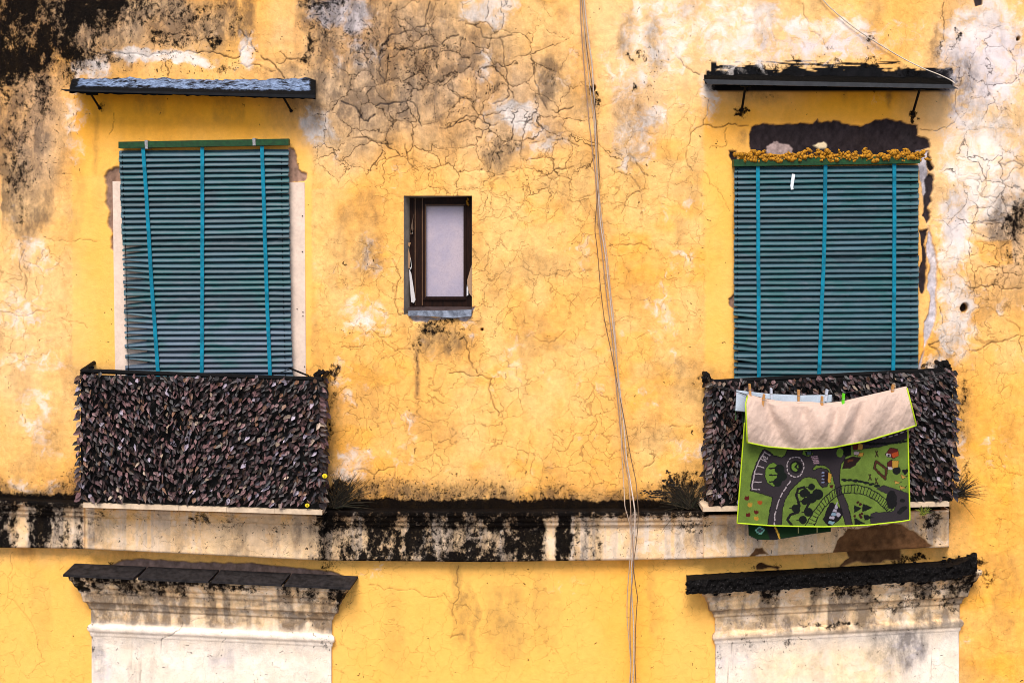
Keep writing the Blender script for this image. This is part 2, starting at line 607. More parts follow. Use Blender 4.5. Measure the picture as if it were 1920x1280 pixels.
CRACKS = [  # main single cracks: points, half width, strength
    ([(155, 88), (215, 97), (255, 101), (279, 108), (302, 99), (356, 96), (413, 101), (447, 108), (463, 84), (470, 60)], 1.7, 0.95),
    ([(433, 50), (470, 77), (480, 97), (504, 114), (524, 134), (534, 148)], 1.7, 0.95),
    ([(440, 118), (487, 121), (517, 134)], 1.2, 0.8),
    ([(524, 97), (537, 109), (564, 112)], 1.2, 0.8),
    ([(537, 109), (530, 118), (517, 117)], 1.0, 0.7),
    ([(252, 112), (247, 133)], 1.2, 0.8),
    ([(310, 112), (317, 135), (315, 144)], 1.4, 0.8),
    ([(213, 212), (212, 232), (205, 252)], 0.9, 0.6),
    ([(640, 190), (671, 208), (690, 228), (703, 215)], 2.6, 0.95),
    ([(703, 200), (745, 192), (775, 192), (785, 215), (790, 236)], 2.0, 0.9),
    ([(740, 90), (790, 92), (820, 88), (840, 72), (860, 66)], 1.8, 0.85),
    ([(806, 2), (800, 25), (796, 50), (770, 58), (730, 68), (715, 95), (712, 140), (722, 155)], 1.8, 0.85),
    ([(860, 40), (900, 52), (906, 70), (945, 70), (960, 66)], 1.5, 0.75),
    ([(936, 70), (944, 100), (950, 130), (953, 160), (955, 180), (925, 195)], 1.6, 0.8),
    ([(995, 110), (1002, 140), (1010, 170), (1020, 195), (1045, 212), (1075, 200)], 1.7, 0.8),
    ([(825, 240), (860, 225), (890, 218), (925, 236), (955, 222), (985, 230), (1010, 240)], 1.6, 0.8),
    ([(845, 150), (850, 175), (885, 192), (900, 185)], 1.5, 0.75),
    ([(760, 270), (765, 300), (785, 320)], 1.3, 0.7),
    ([(660, 260), (700, 265), (735, 270)], 1.5, 0.75),
    ([(1000, 268), (1030, 258), (1060, 262), (1085, 275)], 1.4, 0.7),
    ([(1010, 330), (1040, 318), (1075, 312)], 1.5, 0.7),
    ([(1180, 290), (1195, 310), (1215, 330)], 1.4, 0.7),
    ([(1140, 312), (1170, 325), (1195, 345), (1200, 360), (1165, 400)], 1.1, 0.6),
    ([(1265, 90), (1278, 115), (1290, 128), (1312, 140)], 1.4, 0.75),
    ([(1505, 5), (1515, 40), (1520, 60), (1545, 75), (1556, 95)], 1.0, 0.6),
    ([(1330, 185), (1322, 222), (1318, 236), (1295, 250), (1288, 275), (1298, 320)], 1.0, 0.65),
    ([(1318, 233), (1355, 238), (1403, 236)], 1.4, 0.8),
    ([(1362, 240), (1361, 275), (1330, 278)], 1.0, 0.6),
    ([(1318, 320), (1330, 345), (1355, 370), (1368, 395)], 0.9, 0.5),
    ([(1725, 242), (1755, 246), (1780, 236), (1795, 220), (1794, 170)], 1.1, 0.7),
    ([(1770, 5), (1766, 30), (1770, 60), (1762, 90)], 1.5, 0.7),
    ([(1865, 313), (1885, 310), (1905, 303), (1918, 312)], 1.6, 0.8),
    ([(1845, 370), (1868, 372), (1885, 385), (1915, 392)], 1.8, 0.85),
    ([(1828, 420), (1850, 414), (1880, 410)], 1.4, 0.7),
    ([(1825, 432), (1850, 445), (1870, 447)], 1.2, 0.6),
    ([(1805, 530), (1820, 540), (1840, 535), (1868, 534), (1890, 542), (1915, 540)], 1.6, 0.8),
    ([(1812, 560), (1828, 540)], 1.3, 0.7),
    ([(1822, 658), (1845, 650), (1875, 640), (1910, 628)], 1.3, 0.7),
    ([(1870, 585), (1900, 605), (1912, 615), (1915, 660)], 1.2, 0.6),
    ([(1762, 575), (1766, 610), (1772, 630), (1740, 645), (1760, 660), (1762, 690)], 1.6, 0.8),
    ([(870, 632), (880, 660), (888, 690), (896, 700)], 1.3, 0.8),
    ([(842, 700), (862, 697), (880, 704), (922, 710), (920, 740), (935, 780)], 1.3, 0.75),
    ([(640, 650), (690, 645), (725, 645), (740, 658), (770, 655)], 1.0, 0.6),
    ([(736, 485), (742, 560), (748, 590), (770, 592)], 1.1, 0.65),
    ([(1140, 462), (1175, 460), (1205, 458), (1235, 470)], 1.5, 0.65),
    ([(975, 500), (1000, 515), (1060, 520), (1090, 510), (1115, 505)], 1.0, 0.5),
    ([(1000, 630), (1040, 640), (1060, 620)], 1.1, 0.5),
    ([(655, 885), (680, 878), (700, 890), (740, 875), (735, 910)], 1.3, 0.6),
    ([(860, 1060), (855, 1095), (862, 1110), (848, 1150), (858, 1175), (845, 1195), (870, 1190)], 1.5, 0.5),
    ([(672, 1098), (720, 1106), (760, 1105), (800, 1118), (830, 1115)], 0.9, 0.45),
    ([(830, 1110), (845, 1130), (880, 1140), (900, 1160)], 0.9, 0.4),
    ([(0, 583), (30, 592), (55, 590), (95, 582)], 1.2, 0.55),
    ([(45, 468), (42, 510), (50, 540), (48, 560)], 1.3, 0.55),
    ([(80, 445), (115, 450), (150, 448), (185, 452)], 0.9, 0.5),
    ([(115, 595), (145, 602), (165, 615)], 0.8, 0.45),
    ([(1218, 850), (1228, 855), (1226, 865), (1208, 875)], 1.3, 0.7),
    ([(1240, 800), (1262, 797), (1298, 797)], 1.2, 0.6),
    ([(1860, 850), (1885, 880), (1915, 892)], 1.0, 0.5),
    ([(20, 1040), (15, 1120), (70, 1200), (85, 1240), (60, 1260)], 0.8, 0.35),
    ([(345, 1165), (300, 1205), (270, 1225), (245, 1230)], 1.1, 0.7),
    ([(232, 1278), (255, 1262), (275, 1255)], 1.1, 0.6),
    ([(375, 1140), (390, 1155), (360, 1165)], 1.0, 0.6),
    ([(1372, 1205), (1374, 1230), (1368, 1250), (1364, 1280)], 1.5, 0.85),
    ([(1700, 1190), (1722, 1215), (1745, 1230), (1750, 1260)], 0.9, 0.5),
]


def age(X, Y, zone):
    """Paint film, stains, mould, cracks and missing plaster at photo-plane points. zone: wall, band or hood."""
    X = X.ravel().astype(float)
    Y = Y.ravel().astype(float)
    wx = (fbm(X / 60, Y / 60, 1) - 0.5) * 60
    wy = (fbm(X / 60, Y / 60, 5) - 0.5) * 60
    fx = (fbm(X / 14, Y / 14, 21, 4) - 0.5) * 16
    fy = (fbm(X / 14, Y / 14, 27, 4) - 0.5) * 16
    A, B = X + wx * 0.8 + fx, Y + wy * 0.8 + fy
    n1 = fbm(X / 170, Y / 170, 31)
    n2 = fbm(X / 40, Y / 55, 35)
    st = fbm(X / 12, Y / 220, 41, 4)
    Z = np.zeros(X.shape)
    R = {}
    relief = Z.copy()
    if zone == 'wall':
        base = lerp(YEL, SOFT, sst(0.35, 0.7, n1 * 0.6 + n2 * 0.4))
        low = sst(1030, 1070, Y + wy * 0.1) * sst(1800, 1770, X)
        bandx = sst(1790, 1770, X)
        base = lerp(base, np.array(srgb(246, 186, 90)), 0.85 * low)
        # deeper orange below the canopies: their shade and less faded paint, both in the colour
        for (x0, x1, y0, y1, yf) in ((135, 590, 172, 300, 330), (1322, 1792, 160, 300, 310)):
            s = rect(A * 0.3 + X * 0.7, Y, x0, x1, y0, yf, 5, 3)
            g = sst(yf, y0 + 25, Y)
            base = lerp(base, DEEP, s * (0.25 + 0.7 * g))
        # the smooth repainted surround of the two doorways
        sm = np.maximum(rect(X + fx * 0.3, Y, 136, 585, 172, 690, 3, 10), rect(X + fx * 0.3, Y, 1322, 1375, 160, 690, 4, 20))
        sm = np.maximum(sm, rect(X + fx * 0.3, Y, 1322, 1790, 160, 300, 4, 20))
        base = lerp(base, np.array(srgb(246, 188, 86)), sm * 0.6 * sst(230, 330, Y))
        base = lerp(base, DEEP, 0.45 * rect(A, Y, 1150, 1230, 900, 1290, 60, 80))
        base = lerp(base, DEEP, 0.40 * rect(A, Y, 1800, 1925, 700, 1300, 40, 60))
        base = lerp(base, DEEP, 0.35 * sst(0.55, 0.75, fbm(X / 90, Y / 60, 77)) * (1 - low) * (1 - sm))
        # pale zones
        pale = sumblobs(A, B, [(1240, 60, 130, 150, .7), (1390, 60, 160, 120, .75), (1560, 70, 190, 75, .8), (1700, 60, 120, 60, .35), (1180, 130, 70, 120, .6),
                               (1850, 110, 130, 220, .95), (1840, 300, 130, 230, .85), (1790, 430, 60, 170, .95), (1790, 590, 70, 140, .85), (1765, 690, 45, 60, .8),
                               (60, 480, 80, 70, .5), (40, 590, 80, 70, .5), (70, 680, 100, 60, .42), (70, 790, 70, 100, .48), (200, 850, 60, 60, .4),
                               (640, 30, 110, 55, .85), (600, 240, 60, 70, .7), (680, 100, 90, 60, .5), (920, 20, 90, 50, .75), (960, 205, 70, 60, .8), (1010, 260, 90, 60, .6),
                               (905, 120, 50, 50, .5), (1190, 260, 70, 110, .65), (1230, 220, 40, 60, .7), (1330, 190, 45, 70, .7), (680, 600, 80, 70, .55), (890, 620, 60, 40, .35), (700, 480, 60, 70, .4),
                               (1240, 590, 40, 110, .5), (1280, 500, 60, 60, .4), (960, 700, 90, 40, .35), (640, 720, 60, 90, .4), (1290, 840, 60, 60, .45), (660, 880, 70, 50, .6),
                               (300, 112, 190, 22, .85), (170, 130, 50, 40, .7), (470, 100, 30, 60, .7), (1790, 820, 35, 120, .45), (70, 900, 110, 25, .5), (150, 260, 40, 90, .5), (130, 190, 30, 60, .5),
                               (1870, 840, 60, 60, .4), (700, 1070, 60, 20, .4), (1050, 1090, 110, 40, .25), (1640, 190, 40, 30, .3)])
        pale = np.maximum(pale, 0.30 * sst(0.5, 0.75, fbm(X / 60, Y / 80, 83)) * (1 - low) * (1 - sm * 0.7))
        R['white'] = pale * np.where(X > 1120, .86, 1.0)
        peach = np.clip(sumblobs(A, B, [(1300, 70, 340, 190, .75), (1850, 250, 200, 420, .8), (50, 600, 150, 330, .45), (640, 230, 120, 160, .5), (950, 220, 220, 160, .25)]), 0, 1)
        base = lerp(base, PEACH, peach)
        greyed = np.clip(sumblobs(A, B, [(740, 120, 340, 230, .85), (950, 200, 180, 160, .6), (60, 240, 110, 240, .8), (230, 40, 300, 110, .8), (1190, 220, 80, 130, .6), (1900, 420, 80, 120, .7)], .8), 0, 1)
        base = lerp(base, np.array(srgb(214, 186, 162)), greyed * (.25 + .6 * n2))
        base = lerp(base, YEL, 0.9 * poly_mask(X, Y, [(1818, 455), (1840, 450), (1898, 450), (1898, 470), (1900, 495), (1870, 500), (1840, 490), (1835, 470)], 3, .1, 3))
        R['pale'] = lerp(WHITE, LILAC, np.clip(sumblobs(A, B, [(1860, 120, 120, 120, .9), (1790, 160, 60, 130, .9), (1560, 90, 260, 50, .9), (1790, 420, 40, 90, .6), (640, 40, 110, 70, .8), (50, 560, 80, 90, .5)]) - .05, 0, 1))
        # grime
        g = sumblobs(A, B, [(110, 50, 300, 150, 1.0), (330, 30, 160, 90, .75), (700, 60, 200, 110, .65), (60, 200, 80, 150, .65), (15, 240, 70, 130, .55), (40, 330, 60, 120, .85), (60, 415, 60, 55, .8), (30, 300, 45, 70, .85), (80, 300, 90, 130, .45),
                            (290, 40, 110, 80, .7), (410, 60, 90, 60, .7), (230, 20, 60, 70, .6), (600, 30, 80, 80, .9), (680, 120, 150, 140, .75), (780, 130, 160, 160, .75), (880, 60, 160, 120, .4),
                            (930, 160, 120, 180, .45), (1030, 160, 45, 70, .95), (680, 230, 120, 110, .6), (840, 240, 110, 90, .5), (945, 290, 50, 60, .8), (1030, 250, 70, 60, .5), (1085, 180, 40, 60, .5),
                            (1190, 230, 70, 130, .5), (1175, 60, 25, 60, .5), (1225, 80, 30, 80, .5), (690, 480, 45, 70, .6), (700, 400, 40, 50, .45), (650, 420, 60, 60, .35), (830, 640, 80, 50, .75),
                            (1010, 500, 90, 40, .35), (1010, 640, 80, 40, .3), (1800, 160, 40, 110, .65), (1760, 90, 25, 60, .7), (1830, 200, 50, 100, .4), (1890, 410, 70, 90, .8), (1900, 540, 60, 90, .45), (1840, 560, 100, 60, .35),
                            (1780, 640, 50, 100, .45), (1780, 380, 50, 60, .35), (1220, 810, 90, 40, .35), (610, 800, 40, 140, .5), (858, 1120, 22, 100, .6), (950, 1160, 70, 130, .42), (882, 1170, 14, 120, .45), (1020, 1130, 30, 120, .3), (740, 1180, 40, 120, .2), (1230, 1120, 20, 120, .25),
                            (1800, 780, 40, 100, .5), (140, 360, 30, 200, .25), (1420, 180, 60, 25, .4), (1890, 230, 60, 60, .35), (72, 1130, 20, 140, .18), (1660, 1065, 180, 20, .6)])
        g = np.maximum(g, 0.30 * sst(0.5, 0.75, fbm(X / 50, Y / 90, 91)) * (1 - low) * (1 - 0.6 * sm))
        topband = 935 + 14 * sst(-100, 640, X)
        g = np.maximum(g, 0.85 * sst(topband - 62, topband - 12, Y + wy * 0.9) * (Y < 1000) * bandx)
        stk = rect(X + fx * .3, Y, 778, 787, 640, 755, 4, 20) * .8
        for (sx, y0, y1, w, a) in ((180, 200, 330, 4, .35), (1392, 245, 272, 8, .7), (1412, 165, 190, 8, .5), (1700, 240, 275, 10, .9), (1582, 166, 190, 5, .4), (1667, 165, 200, 5, .6), (200, 178, 212, 12, .3), (430, 178, 230, 30, .3), (280, 178, 215, 30, .3)):
            stk = np.maximum(stk, a * rect(X + fx * .4, Y, sx - w, sx + w, y0, y1, 5, 12))
        drip = fbm(X / 20 + wx * .03, Y / 240, 95, 4)
        g = np.maximum(g, .95 * sst(.40, .60, drip) * rect(X, B, -200, 480, -400, 84, 20, 22))
        g = np.maximum(g, .9 * sst(.42, .62, drip) * rect(A, B, -200, 100, 90, 420, 24, 40))
        g = np.maximum(g, .9 * sst(.34, .58, fbm(A / 46, B / 60, 97)) * blob(A, B, 740, 130, 350, 230, .7))
        g = np.maximum(g, .5 * blob(A, B, 700, 70, 240, 140, .8))
        g = np.maximum(g, stk)
        g = np.where(low > 0.5, g * 0.9, g)
        R['grime'] = np.clip(g * (0.8 + 0.4 * st), 0, 1)
        # black mould
        k = 0.80 * poly_mask(A, B, [(-160, -140), (420, -140), (300, -5), (250, 35), (200, 75), (175, 125), (130, 150), (100, 140), (60, 150), (25, 170), (-160, 180)], 55, .05, 5)
        k = k * (0.60 + 0.62 * sst(.32, .62, fbm(X / 26, Y / 50, 93)))
        k = np.maximum(k, .72 * blob(A, B, 50, 40, 190, 110, .7) * (.7 + .5 * n2))
        k = np.maximum(k, sumblobs(A, B, [(72, 165, 22, 75, .62), (5, 150, 22, 100, .5), (25, 300, 20, 55, .5), (50, 400, 26, 40, .42), (20, 258, 70, 9, .5), (320, 80, 45, 26, .55), (400, 76, 22, 18, .68), (258, 72, 18, 26, .55), (255, 20, 22, 34, .5), (190, 112, 50, 22, .5), (430, 126, 40, 12, .5), (250, 30, 110, 60, .52), (350, 25, 130, 50, .50), (360, 64, 70, 34, .46), (22, 300, 40, 150, .52), (80, 170, 34, 90, .5), (600, 60, 60, 60, .42), (450, 50, 30, 50, .45), (680, 70, 90, 60, .40), (790, 110, 80, 60, .36), (40, 210, 60, 120, .42), (40, 340, 50, 90, .42), (130, 210, 30, 60, .3), (940, 285, 30, 40, .42), (1030, 160, 30, 50, .36), (320, 130, 60, 12, .3),
                                       (600, 10, 90, 30, .6), (575, 90, 14, 34, .6), (1190, 155, 10, 22, .55), (1198, 96, 16, 14, .5), (1108, 170, 12, 30, .62), (1180, 95, 10, 14, .5), (1390, 214, 14, 20, .78), (1712, 216, 15, 26, .8), (1700, 262, 12, 30, .6), (1402, 172, 20, 14, .5), (1435, 178, 20, 12, .45), (1640, 172, 20, 14, .45),
                                       (1912, 405, 46, 56, .66), (1900, 470, 36, 36, .42), (1845, -2, 22, 16, .5), (1770, 96, 12, 34, .5), (1806, 64, 12, 20, .5), (826, 622, 60, 30, .55), (786, 650, 12, 40, .5), (842, 606, 46, 14, .6),
                                       (620, 700, 22, 24, .6), (612, 780, 14, 130, .5), (1750, 690, 30, 22, .6), (1800, 760, 24, 100, .5), (1810, 900, 30, 60, .5), (1650, 140, 14, 22, .5), (1440, 124, 60, 18, .5), (1560, 120, 60, 20, .45), (1636, 116, 40, 30, .52), (1710, 132, 60, 14, .5), (1500, 108, 30, 16, .38), (1550, 80, 22, 14, .4), (1640, 70, 24, 14, .55),
                                       (640, 915, 40, 50, .75), (1280, 915, 70, 50, .65), (180, 690, 30, 10, .4), (1320, 702, 24, 14, .5), (1700, 1046, 70, 14, .7), (1430, 1064, 40, 10, .5), (1815, 1052, 50, 26, .8), (1850, 1080, 30, 30, .5), (225, 1052, 30, 8, .4), (620, 1062, 30, 14, .5), (545, 200, 14, 12, .3), (185, 198, 12, 14, .5)]))
        k = np.maximum(k, 1.15 * sst(topband - 24, topband - 2, Y + wy * 0.25) * (Y < 1000) * bandx)
        k = np.maximum(k, 0.40 * sst(topband - 70, topband - 20, Y + wy * 1.2) * (Y < 1000) * bandx)
        # the band's dirt also ends in a ragged edge below it
        k = np.maximum(k, 0.5 * stk * (stk > 0.75))
        R['mould'] = np.clip(k, 0, 1.2)
        R['speck'] = np.clip(sumblobs(A, B, [(120, 60, 300, 140, .55), (640, 70, 150, 110, .75), (760, 110, 110, 90, .7), (700, 40, 120, 60, .5), (930, 275, 50, 40, .5), (830, 620, 70, 40, .6), (320, 120, 220, 40, .5), (830, 160, 150, 100, .3), (90, 250, 100, 120, .25),
                                             (1890, 430, 60, 90, .4), (1225, 130, 30, 90, .3)]) + 0.7 * sst(topband - 70, topband - 10, Y + wy) * (Y < 1000) * bandx + 0.012, 0, 1)
        zone_cr = sumblobs(A, B, [(850, 180, 340, 300, 1.0), (1030, 280, 220, 180, .75), (680, 250, 170, 150, .7), (1200, 320, 180, 140, .36), (1850, 420, 130, 260, .7), (1000, 560, 340, 240, .14), (1850, 150, 130, 150, .5), (720, 700, 150, 240, .22), (60, 560, 140, 160, .2), (1250, 600, 120, 220, .2), (330, 60, 200, 60, .5), (800, 880, 400, 120, .15)])
        zone_cr = zone_cr * (1 - sm) * (1 - low * .8)
        R['crack'] = np.clip(zone_cr, 0, 1)
        R['hair'] = np.clip(0.35 + 0.65 * sumblobs(A, B, [(950, 480, 420, 300, 1), (760, 760, 260, 220, 1), (1060, 780, 260, 220, .9), (1850, 500, 140, 350, .9), (1300, 400, 120, 300, .6), (60, 560, 150, 220, .5), (1850, 1000, 100, 300, .3)]) - sm * .4 + low * .10 * sst(.35, .6, fbm(X / 120, Y / 120, 121)), 0, 1)
        # tar splashed on the wall above the right canopy, brushed sideways
        tar = rect(A, Y + 0.012 * (X - 1550) + fy * .6, 1322, 1790, 128, 160, 4, 9)
        brush = fbm(X / 55, (Y - 0.03 * X) / 3.2, 51, 4)
        brush2 = fbm(X / 28, Y / 22, 57, 4)
        tar = np.clip(tar, 0, 1)
        dens = tar * (.16 + sst(108, 148, Y + 10 * (brush2 - .5) * 3))
        dens = np.maximum(dens, 0.56 * rect(A, Y, 1420, 1700, 112, 150, 25, 10))
        dens = np.maximum(dens, 0.55 * rect(A, Y, 1330, 1430, 116, 140, 8, 8))
        tar = sst(0.50, 0.58, dens + (brush - .5) * 0.9 + (brush2 - .5) * .35) * (dens > .05)
        edge = 130 + 34 * (fbm(X / 34, Y / 60, 107, 4) - .5) + 6 * sst(1700, 1780, X) + 10 * (brush - .5)
        tar = np.maximum(tar, rect(X + fx * .5, Y, 1322, 1788, 100, 172, 3, 3) * sst(edge - 2, edge + 2, Y) * sst(.16, .24, brush + .25 * sst(edge, edge + 14, Y)))
        tar = np.maximum(tar, rect(X + fx * .6, Y, 1324, 1344, 116, 150, 2, 3) * sst(.40, .52, fbm(X / 2.6, Y / 40, 109, 3)))
        R['tar'] = tar
        # missing plaster
        mort = Z.copy()
        mcol = np.tile(MORTAR, (len(X), 1))

        rimmed = []

        def patch(pts, colr, soft=1.6, jag=.12, seed=1):
            nonlocal mcol
            m = poly_mask(X + fx * .35, Y + fy * .35, pts, soft, jag, seed)
            rim = poly_mask(X + fx * .5, Y + fy * .5, pts, 5.5, jag, seed) * (1 - m)
            rimmed.append(rim)
            mcol = lerp(mcol, colr, m)
            np.maximum(mort, m, out=mort)
        patch([(1405, 275), (1404, 252), (1408, 240), (1415, 236), (1450, 233), (1480, 232), (1500, 230), (1525, 233), (1532, 222), (1536, 229), (1560, 228), (1564, 224), (1580, 230), (1600, 235), (1618, 237), (1640, 224), (1665, 221), (1690, 226), (1700, 233), (1722, 235), (1720, 255), (1742, 262), (1743, 279), (1728, 282), (1725, 300), (1412, 300)], DARKMORTAR, 1.4, .08, 2)
        patch([(1718, 284), (1740, 284), (1741, 330), (1736, 380), (1743, 430), (1737, 480), (1740, 540), (1744, 570), (1733, 640), (1728, 692), (1716, 700)], LILAC * 0.75, 2, .1, 3)
        patch([(1733, 340), (1742, 326), (1749, 330), (1748, 360), (1740, 392), (1746, 410), (1737, 420), (1729, 405), (1732, 380)], DARKMORTAR, 1.4, .15, 4)
        patch([(1724, 432), (1742, 428), (1736, 470), (1738, 505), (1731, 552), (1724, 545)], DARKMORTAR, 1.4, .15, 6)
        patch([(1741, 285), (1746, 300), (1750, 318), (1745, 322), (1739, 300)], DARKMORTAR * .4, 1.2, .15, 7)
        patch([(196, 330), (204, 318), (216, 314), (230, 316), (230, 470), (211, 470), (209, 445), (203, 420), (206, 395), (196, 380), (200, 360)], MORTAR * .8, 1.6, .14, 8)
        patch([(540, 277), (551, 279), (556, 300), (560, 318), (575, 326), (570, 339), (545, 344), (538, 344)], MORTAR * 1.15, 1.6, .14, 9)
        patch([(1366, 283), (1380, 284), (1384, 300), (1372, 302)], DARKMORTAR * .6, 1.6, .14, 10)
        patch([(1366, 560), (1378, 550), (1378, 580), (1368, 576)], MORTAR, 1.6, .14, 10)
        patch([(755, 578), (770, 588), (800, 592), (860, 590), (880, 584), (890, 574), (886, 592), (868, 602), (825, 598), (800, 606), (775, 600)], LILAC * .6, 1.6, .14, 12)
        patch([(1588, 1030), (1690, 1022), (1690, 1050), (1640, 1056), (1575, 1062), (1592, 1044)], BROWNMORTAR, 1.5, .12, 13)
        patch([(1418, 1062), (1428, 1055), (1465, 1062), (1460, 1068), (1420, 1070)], BROWNMORTAR * .5, 1.5, .12, 14)
        patch([(196, 1062), (228, 1050), (300, 1049), (420, 1056), (560, 1063), (622, 1070), (645, 1080), (645, 1092), (195, 1080)], np.array(srgb(128, 106, 96)), 2.5, .03, 15)
        patch([(1826, -10), (1846, -10), (1842, 8), (1830, 14)], DARKMORTAR, 1.3, .1, 16)
        base = lerp(base, mcol * (0.35 + 1.3 * fbm(X / 7, Y / 10, 99, 5, .65)[:, None]), mort)
        rim = np.maximum.reduce(rimmed) * (1 - mort)
        base = lerp(base, np.array(srgb(226, 192, 150)), .6 * sst(.25, .8, rim) * sst(.3, .6, fbm(X / 9, Y / 9, 113, 3)))
        # cream lump stuck in the dark patch
        lump = poly_mask(X, Y, [(1525, 273), (1535, 268), (1545, 266), (1551, 272), (1549, 279), (1536, 280)], 1.5, .1, 2)
        base = lerp(base, np.array(srgb(240, 214, 170)), lump)
        lump2 = poly_mask(X, Y, [(1436, 282), (1444, 270), (1460, 268), (1482, 275), (1484, 290), (1440, 292)], 1.5, .3, 4, 3)
        base = lerp(base, np.array(srgb(170, 146, 138))[None] * (.4 + 1.2 * fbm(X / 5, Y / 5, 133, 4)[:, None]), lump2)
        relief = relief - 0.016 * mort + 0.007 * (lump + lump2)
        for q in ('white', 'crack', 'hair', 'mould', 'grime', 'speck'):
            R[q] = R[q] * (1 - 0.93 * mort * (0.6 if q in ('mould', 'grime') else 1))
        clean = rect(X + fx * .25, Y, 484, 553, -400, 104, 2.5, 10)
        for q in ('mould', 'grime', 'speck', 'white'):
            R[q] = R[q] * (1 - 0.85 * clean)
        # holes
        for (hx, hy, hr, hs) in ((1808, 577, 7, 8), (1910, 72, 3, 3), (1113, 166, 4, 4), (905, 618, 2, 2)):
            h = sst(hr + 1, hr - 1, np.hypot((X - hx) + fx * .3, (Y - hy) * .8 + fy * .3))
            base = base * (1 - 0.985 * h[:, None])
            for q in ('white', 'crack', 'hair'):
                R[q] = R[q] * (1 - h)
            relief = relief - 0.05 * h
        # edge of the broad upper-left repair: crisp vertical steps
        relief = relief + 0.004 * rect(X + fx * .3, Y, 478, 553, -200, 112, 1.5, 4) + 0.003 * sm
        relief = relief + 0.010 * (fbm(X / 130, Y / 130, 61, 4) - .5) + 0.006 * (fbm(X / 26, Y / 26, 65, 4) - .5) * (1 - 0.6 * np.maximum(sm, low))
    else:
        R['tar'] = Z.copy()
        if zone == 'band':
            base = lerp(CREAM, PEACH, sst(0.4, 0.65, n2))
            base = lerp(base, DEEP, 0.35 * sst(0.5, 0.7, st) * rect(X, Y, 330, 610, 950, 1060, 60, 20))
            base = lerp(base, np.array(srgb(236, 180, 96)), 0.6 * rect(X, Y, 150, 610, 945, 978, 10, 8))
            vs = lambda c, w, a: a * sst(c - w - 7, c - w + 3, X + fx * .8) * sst(c + w + 7, c + w - 3, X + fx * .8)
            k = np.maximum.reduce([vs(-60, 80, .8), vs(10, 22, .72), vs(76, 22, .85), vs(112, 18, .55), vs(147, 8, .55), vs(770, 165, .8), vs(880, 120, .86), vs(985, 34, .8), vs(1058, 13, .85), vs(1080, 8, .45), vs(1098, 9, .5), vs(1115, 8, .42), vs(640, 45, .78), vs(600, 18, .5), vs(1010, 12, .6)])
            R['soot'] = k
            k = k * (0.54 + 0.5 * sst(0.3, 0.62, fbm(X / 26, Y / 40, 71)))
            k = np.maximum(k, sumblobs(A, B, [(186, 968, 30, 26, .45), (380, 968, 24, 22, .5), (420, 975, 20, 30, .35), (1560, 985, 240, 22, .35), (1290, 975, 70, 24, .5), (1740, 975, 40, 30, .65), (1440, 1000, 60, 16, .4), (1700, 1005, 40, 18, .5), (530, 980, 40, 18, .4)]))
            tb = np.interp(X, [-200, 0, 150, 640, 900, 1280, 1450, 1780], [932, 936, 942, 957, 958, 957, 955, 948])
            led = sst(tb + 36, tb + 2, Y) * ((X < 152) | ((X > 600) & (X < 1330)))
            k = np.maximum(k, np.maximum(led * 0.50, .8 * sst(tb + 22, tb + 4, Y + fy * .5) * (led > 0)))
            k = np.maximum(k, 1.2 * sst(tb + 5, tb - 1, Y) * ((X < 152) | ((X > 600) & (X < 1330))))
            R['mould'] = k
            R['white'] = np.clip(0.45 + 0.4 * sst(.4, .65, st) + 0.0 * Z, 0, 1) * 0.95
            R['pale'] = lerp(WHITE, CREAM, np.clip(n1 * 1.2, 0, 1))
            R['grime'] = np.clip(0.8 * R.pop('soot') + 0.26 * sst(0.45, 0.68, st) + sumblobs(A, B, [(190, 1000, 40, 40, .6), (350, 1010, 20, 60, .3), (440, 1010, 50, 60, .35), (560, 1000, 50, 50, .35), (1350, 1000, 120, 40, .4), (1720, 990, 70, 40, .7), (1400, 1000, 140, 40, .35)]) + .10, 0, 1)
            R['speck'] = np.clip(0.5 * k + .08, 0, 1)
            R['crack'] = Z + 0.12
            R['hair'] = Z + 0.5
            m = poly_mask(X + fx * .35, Y + fy * .35, [(1560, 1045), (1575, 1008), (1590, 990), (1690, 982), (1720, 1000), (1752, 1022), (1700, 1034), (1640, 1045)], 1.5, .12, 3)
            m = np.maximum(m, poly_mask(X, Y, [(1402, 1046), (1416, 1028), (1430, 1026), (1446, 1042)], 1.5, .12, 5))
            base = lerp(base, BROWNMORTAR * (0.3 + 1.4 * fbm(X / 9, Y / 9, 99, 5, .65)[:, None]), m)
            base = lerp(base, np.array(srgb(150, 104, 66)), 0.75 * led * (.4 + .6 * n2))
            hole = sst(6, 4, np.hypot(X - 386, Y - 972))
            base = base * (1 - .95 * hole[:, None])
            for q in ('white', 'mould', 'grime', 'speck', 'crack', 'hair'):
                R[q] = R[q] * (1 - .85 * m)
            relief = relief - .008 * m + .006 * (fbm(X / 30, Y / 30, 61, 4) - .5)
        else:
            base = lerp(CREAM, PEACH, sst(0.4, 0.65, n2))
            L = X < 960
            yl = np.where(L, Y - 0.045 * (X - 400), Y + 0.055 * (X - 1560))   # along the moulding's own slope
            upper = sst(np.where(L, 1185, 1195), np.where(L, 1165, 1175), yl)
            panel = 1 - upper
            base = lerp(base, lerp(np.tile(np.array(srgb(250, 232, 214)), (len(X), 1)), np.tile(np.array(srgb(246, 216, 176)), (len(X), 1)), sst(900, 1000, X) * blob(A, B, 1545, 1250, 190, 60, .5)), panel * .95)
            k = np.zeros(X.shape)
            sn = fbm(X / 26, Y / 160, 73, 4)
            k = np.maximum(k, sst(0.42, 0.62, sn) * 0.66 * sst(1150, 1100, yl))
            k = np.maximum(k, 0.68 * sst(1122, 1096, yl) * sst(.40, .6, fbm(X / 60, Y / 20, 75)))
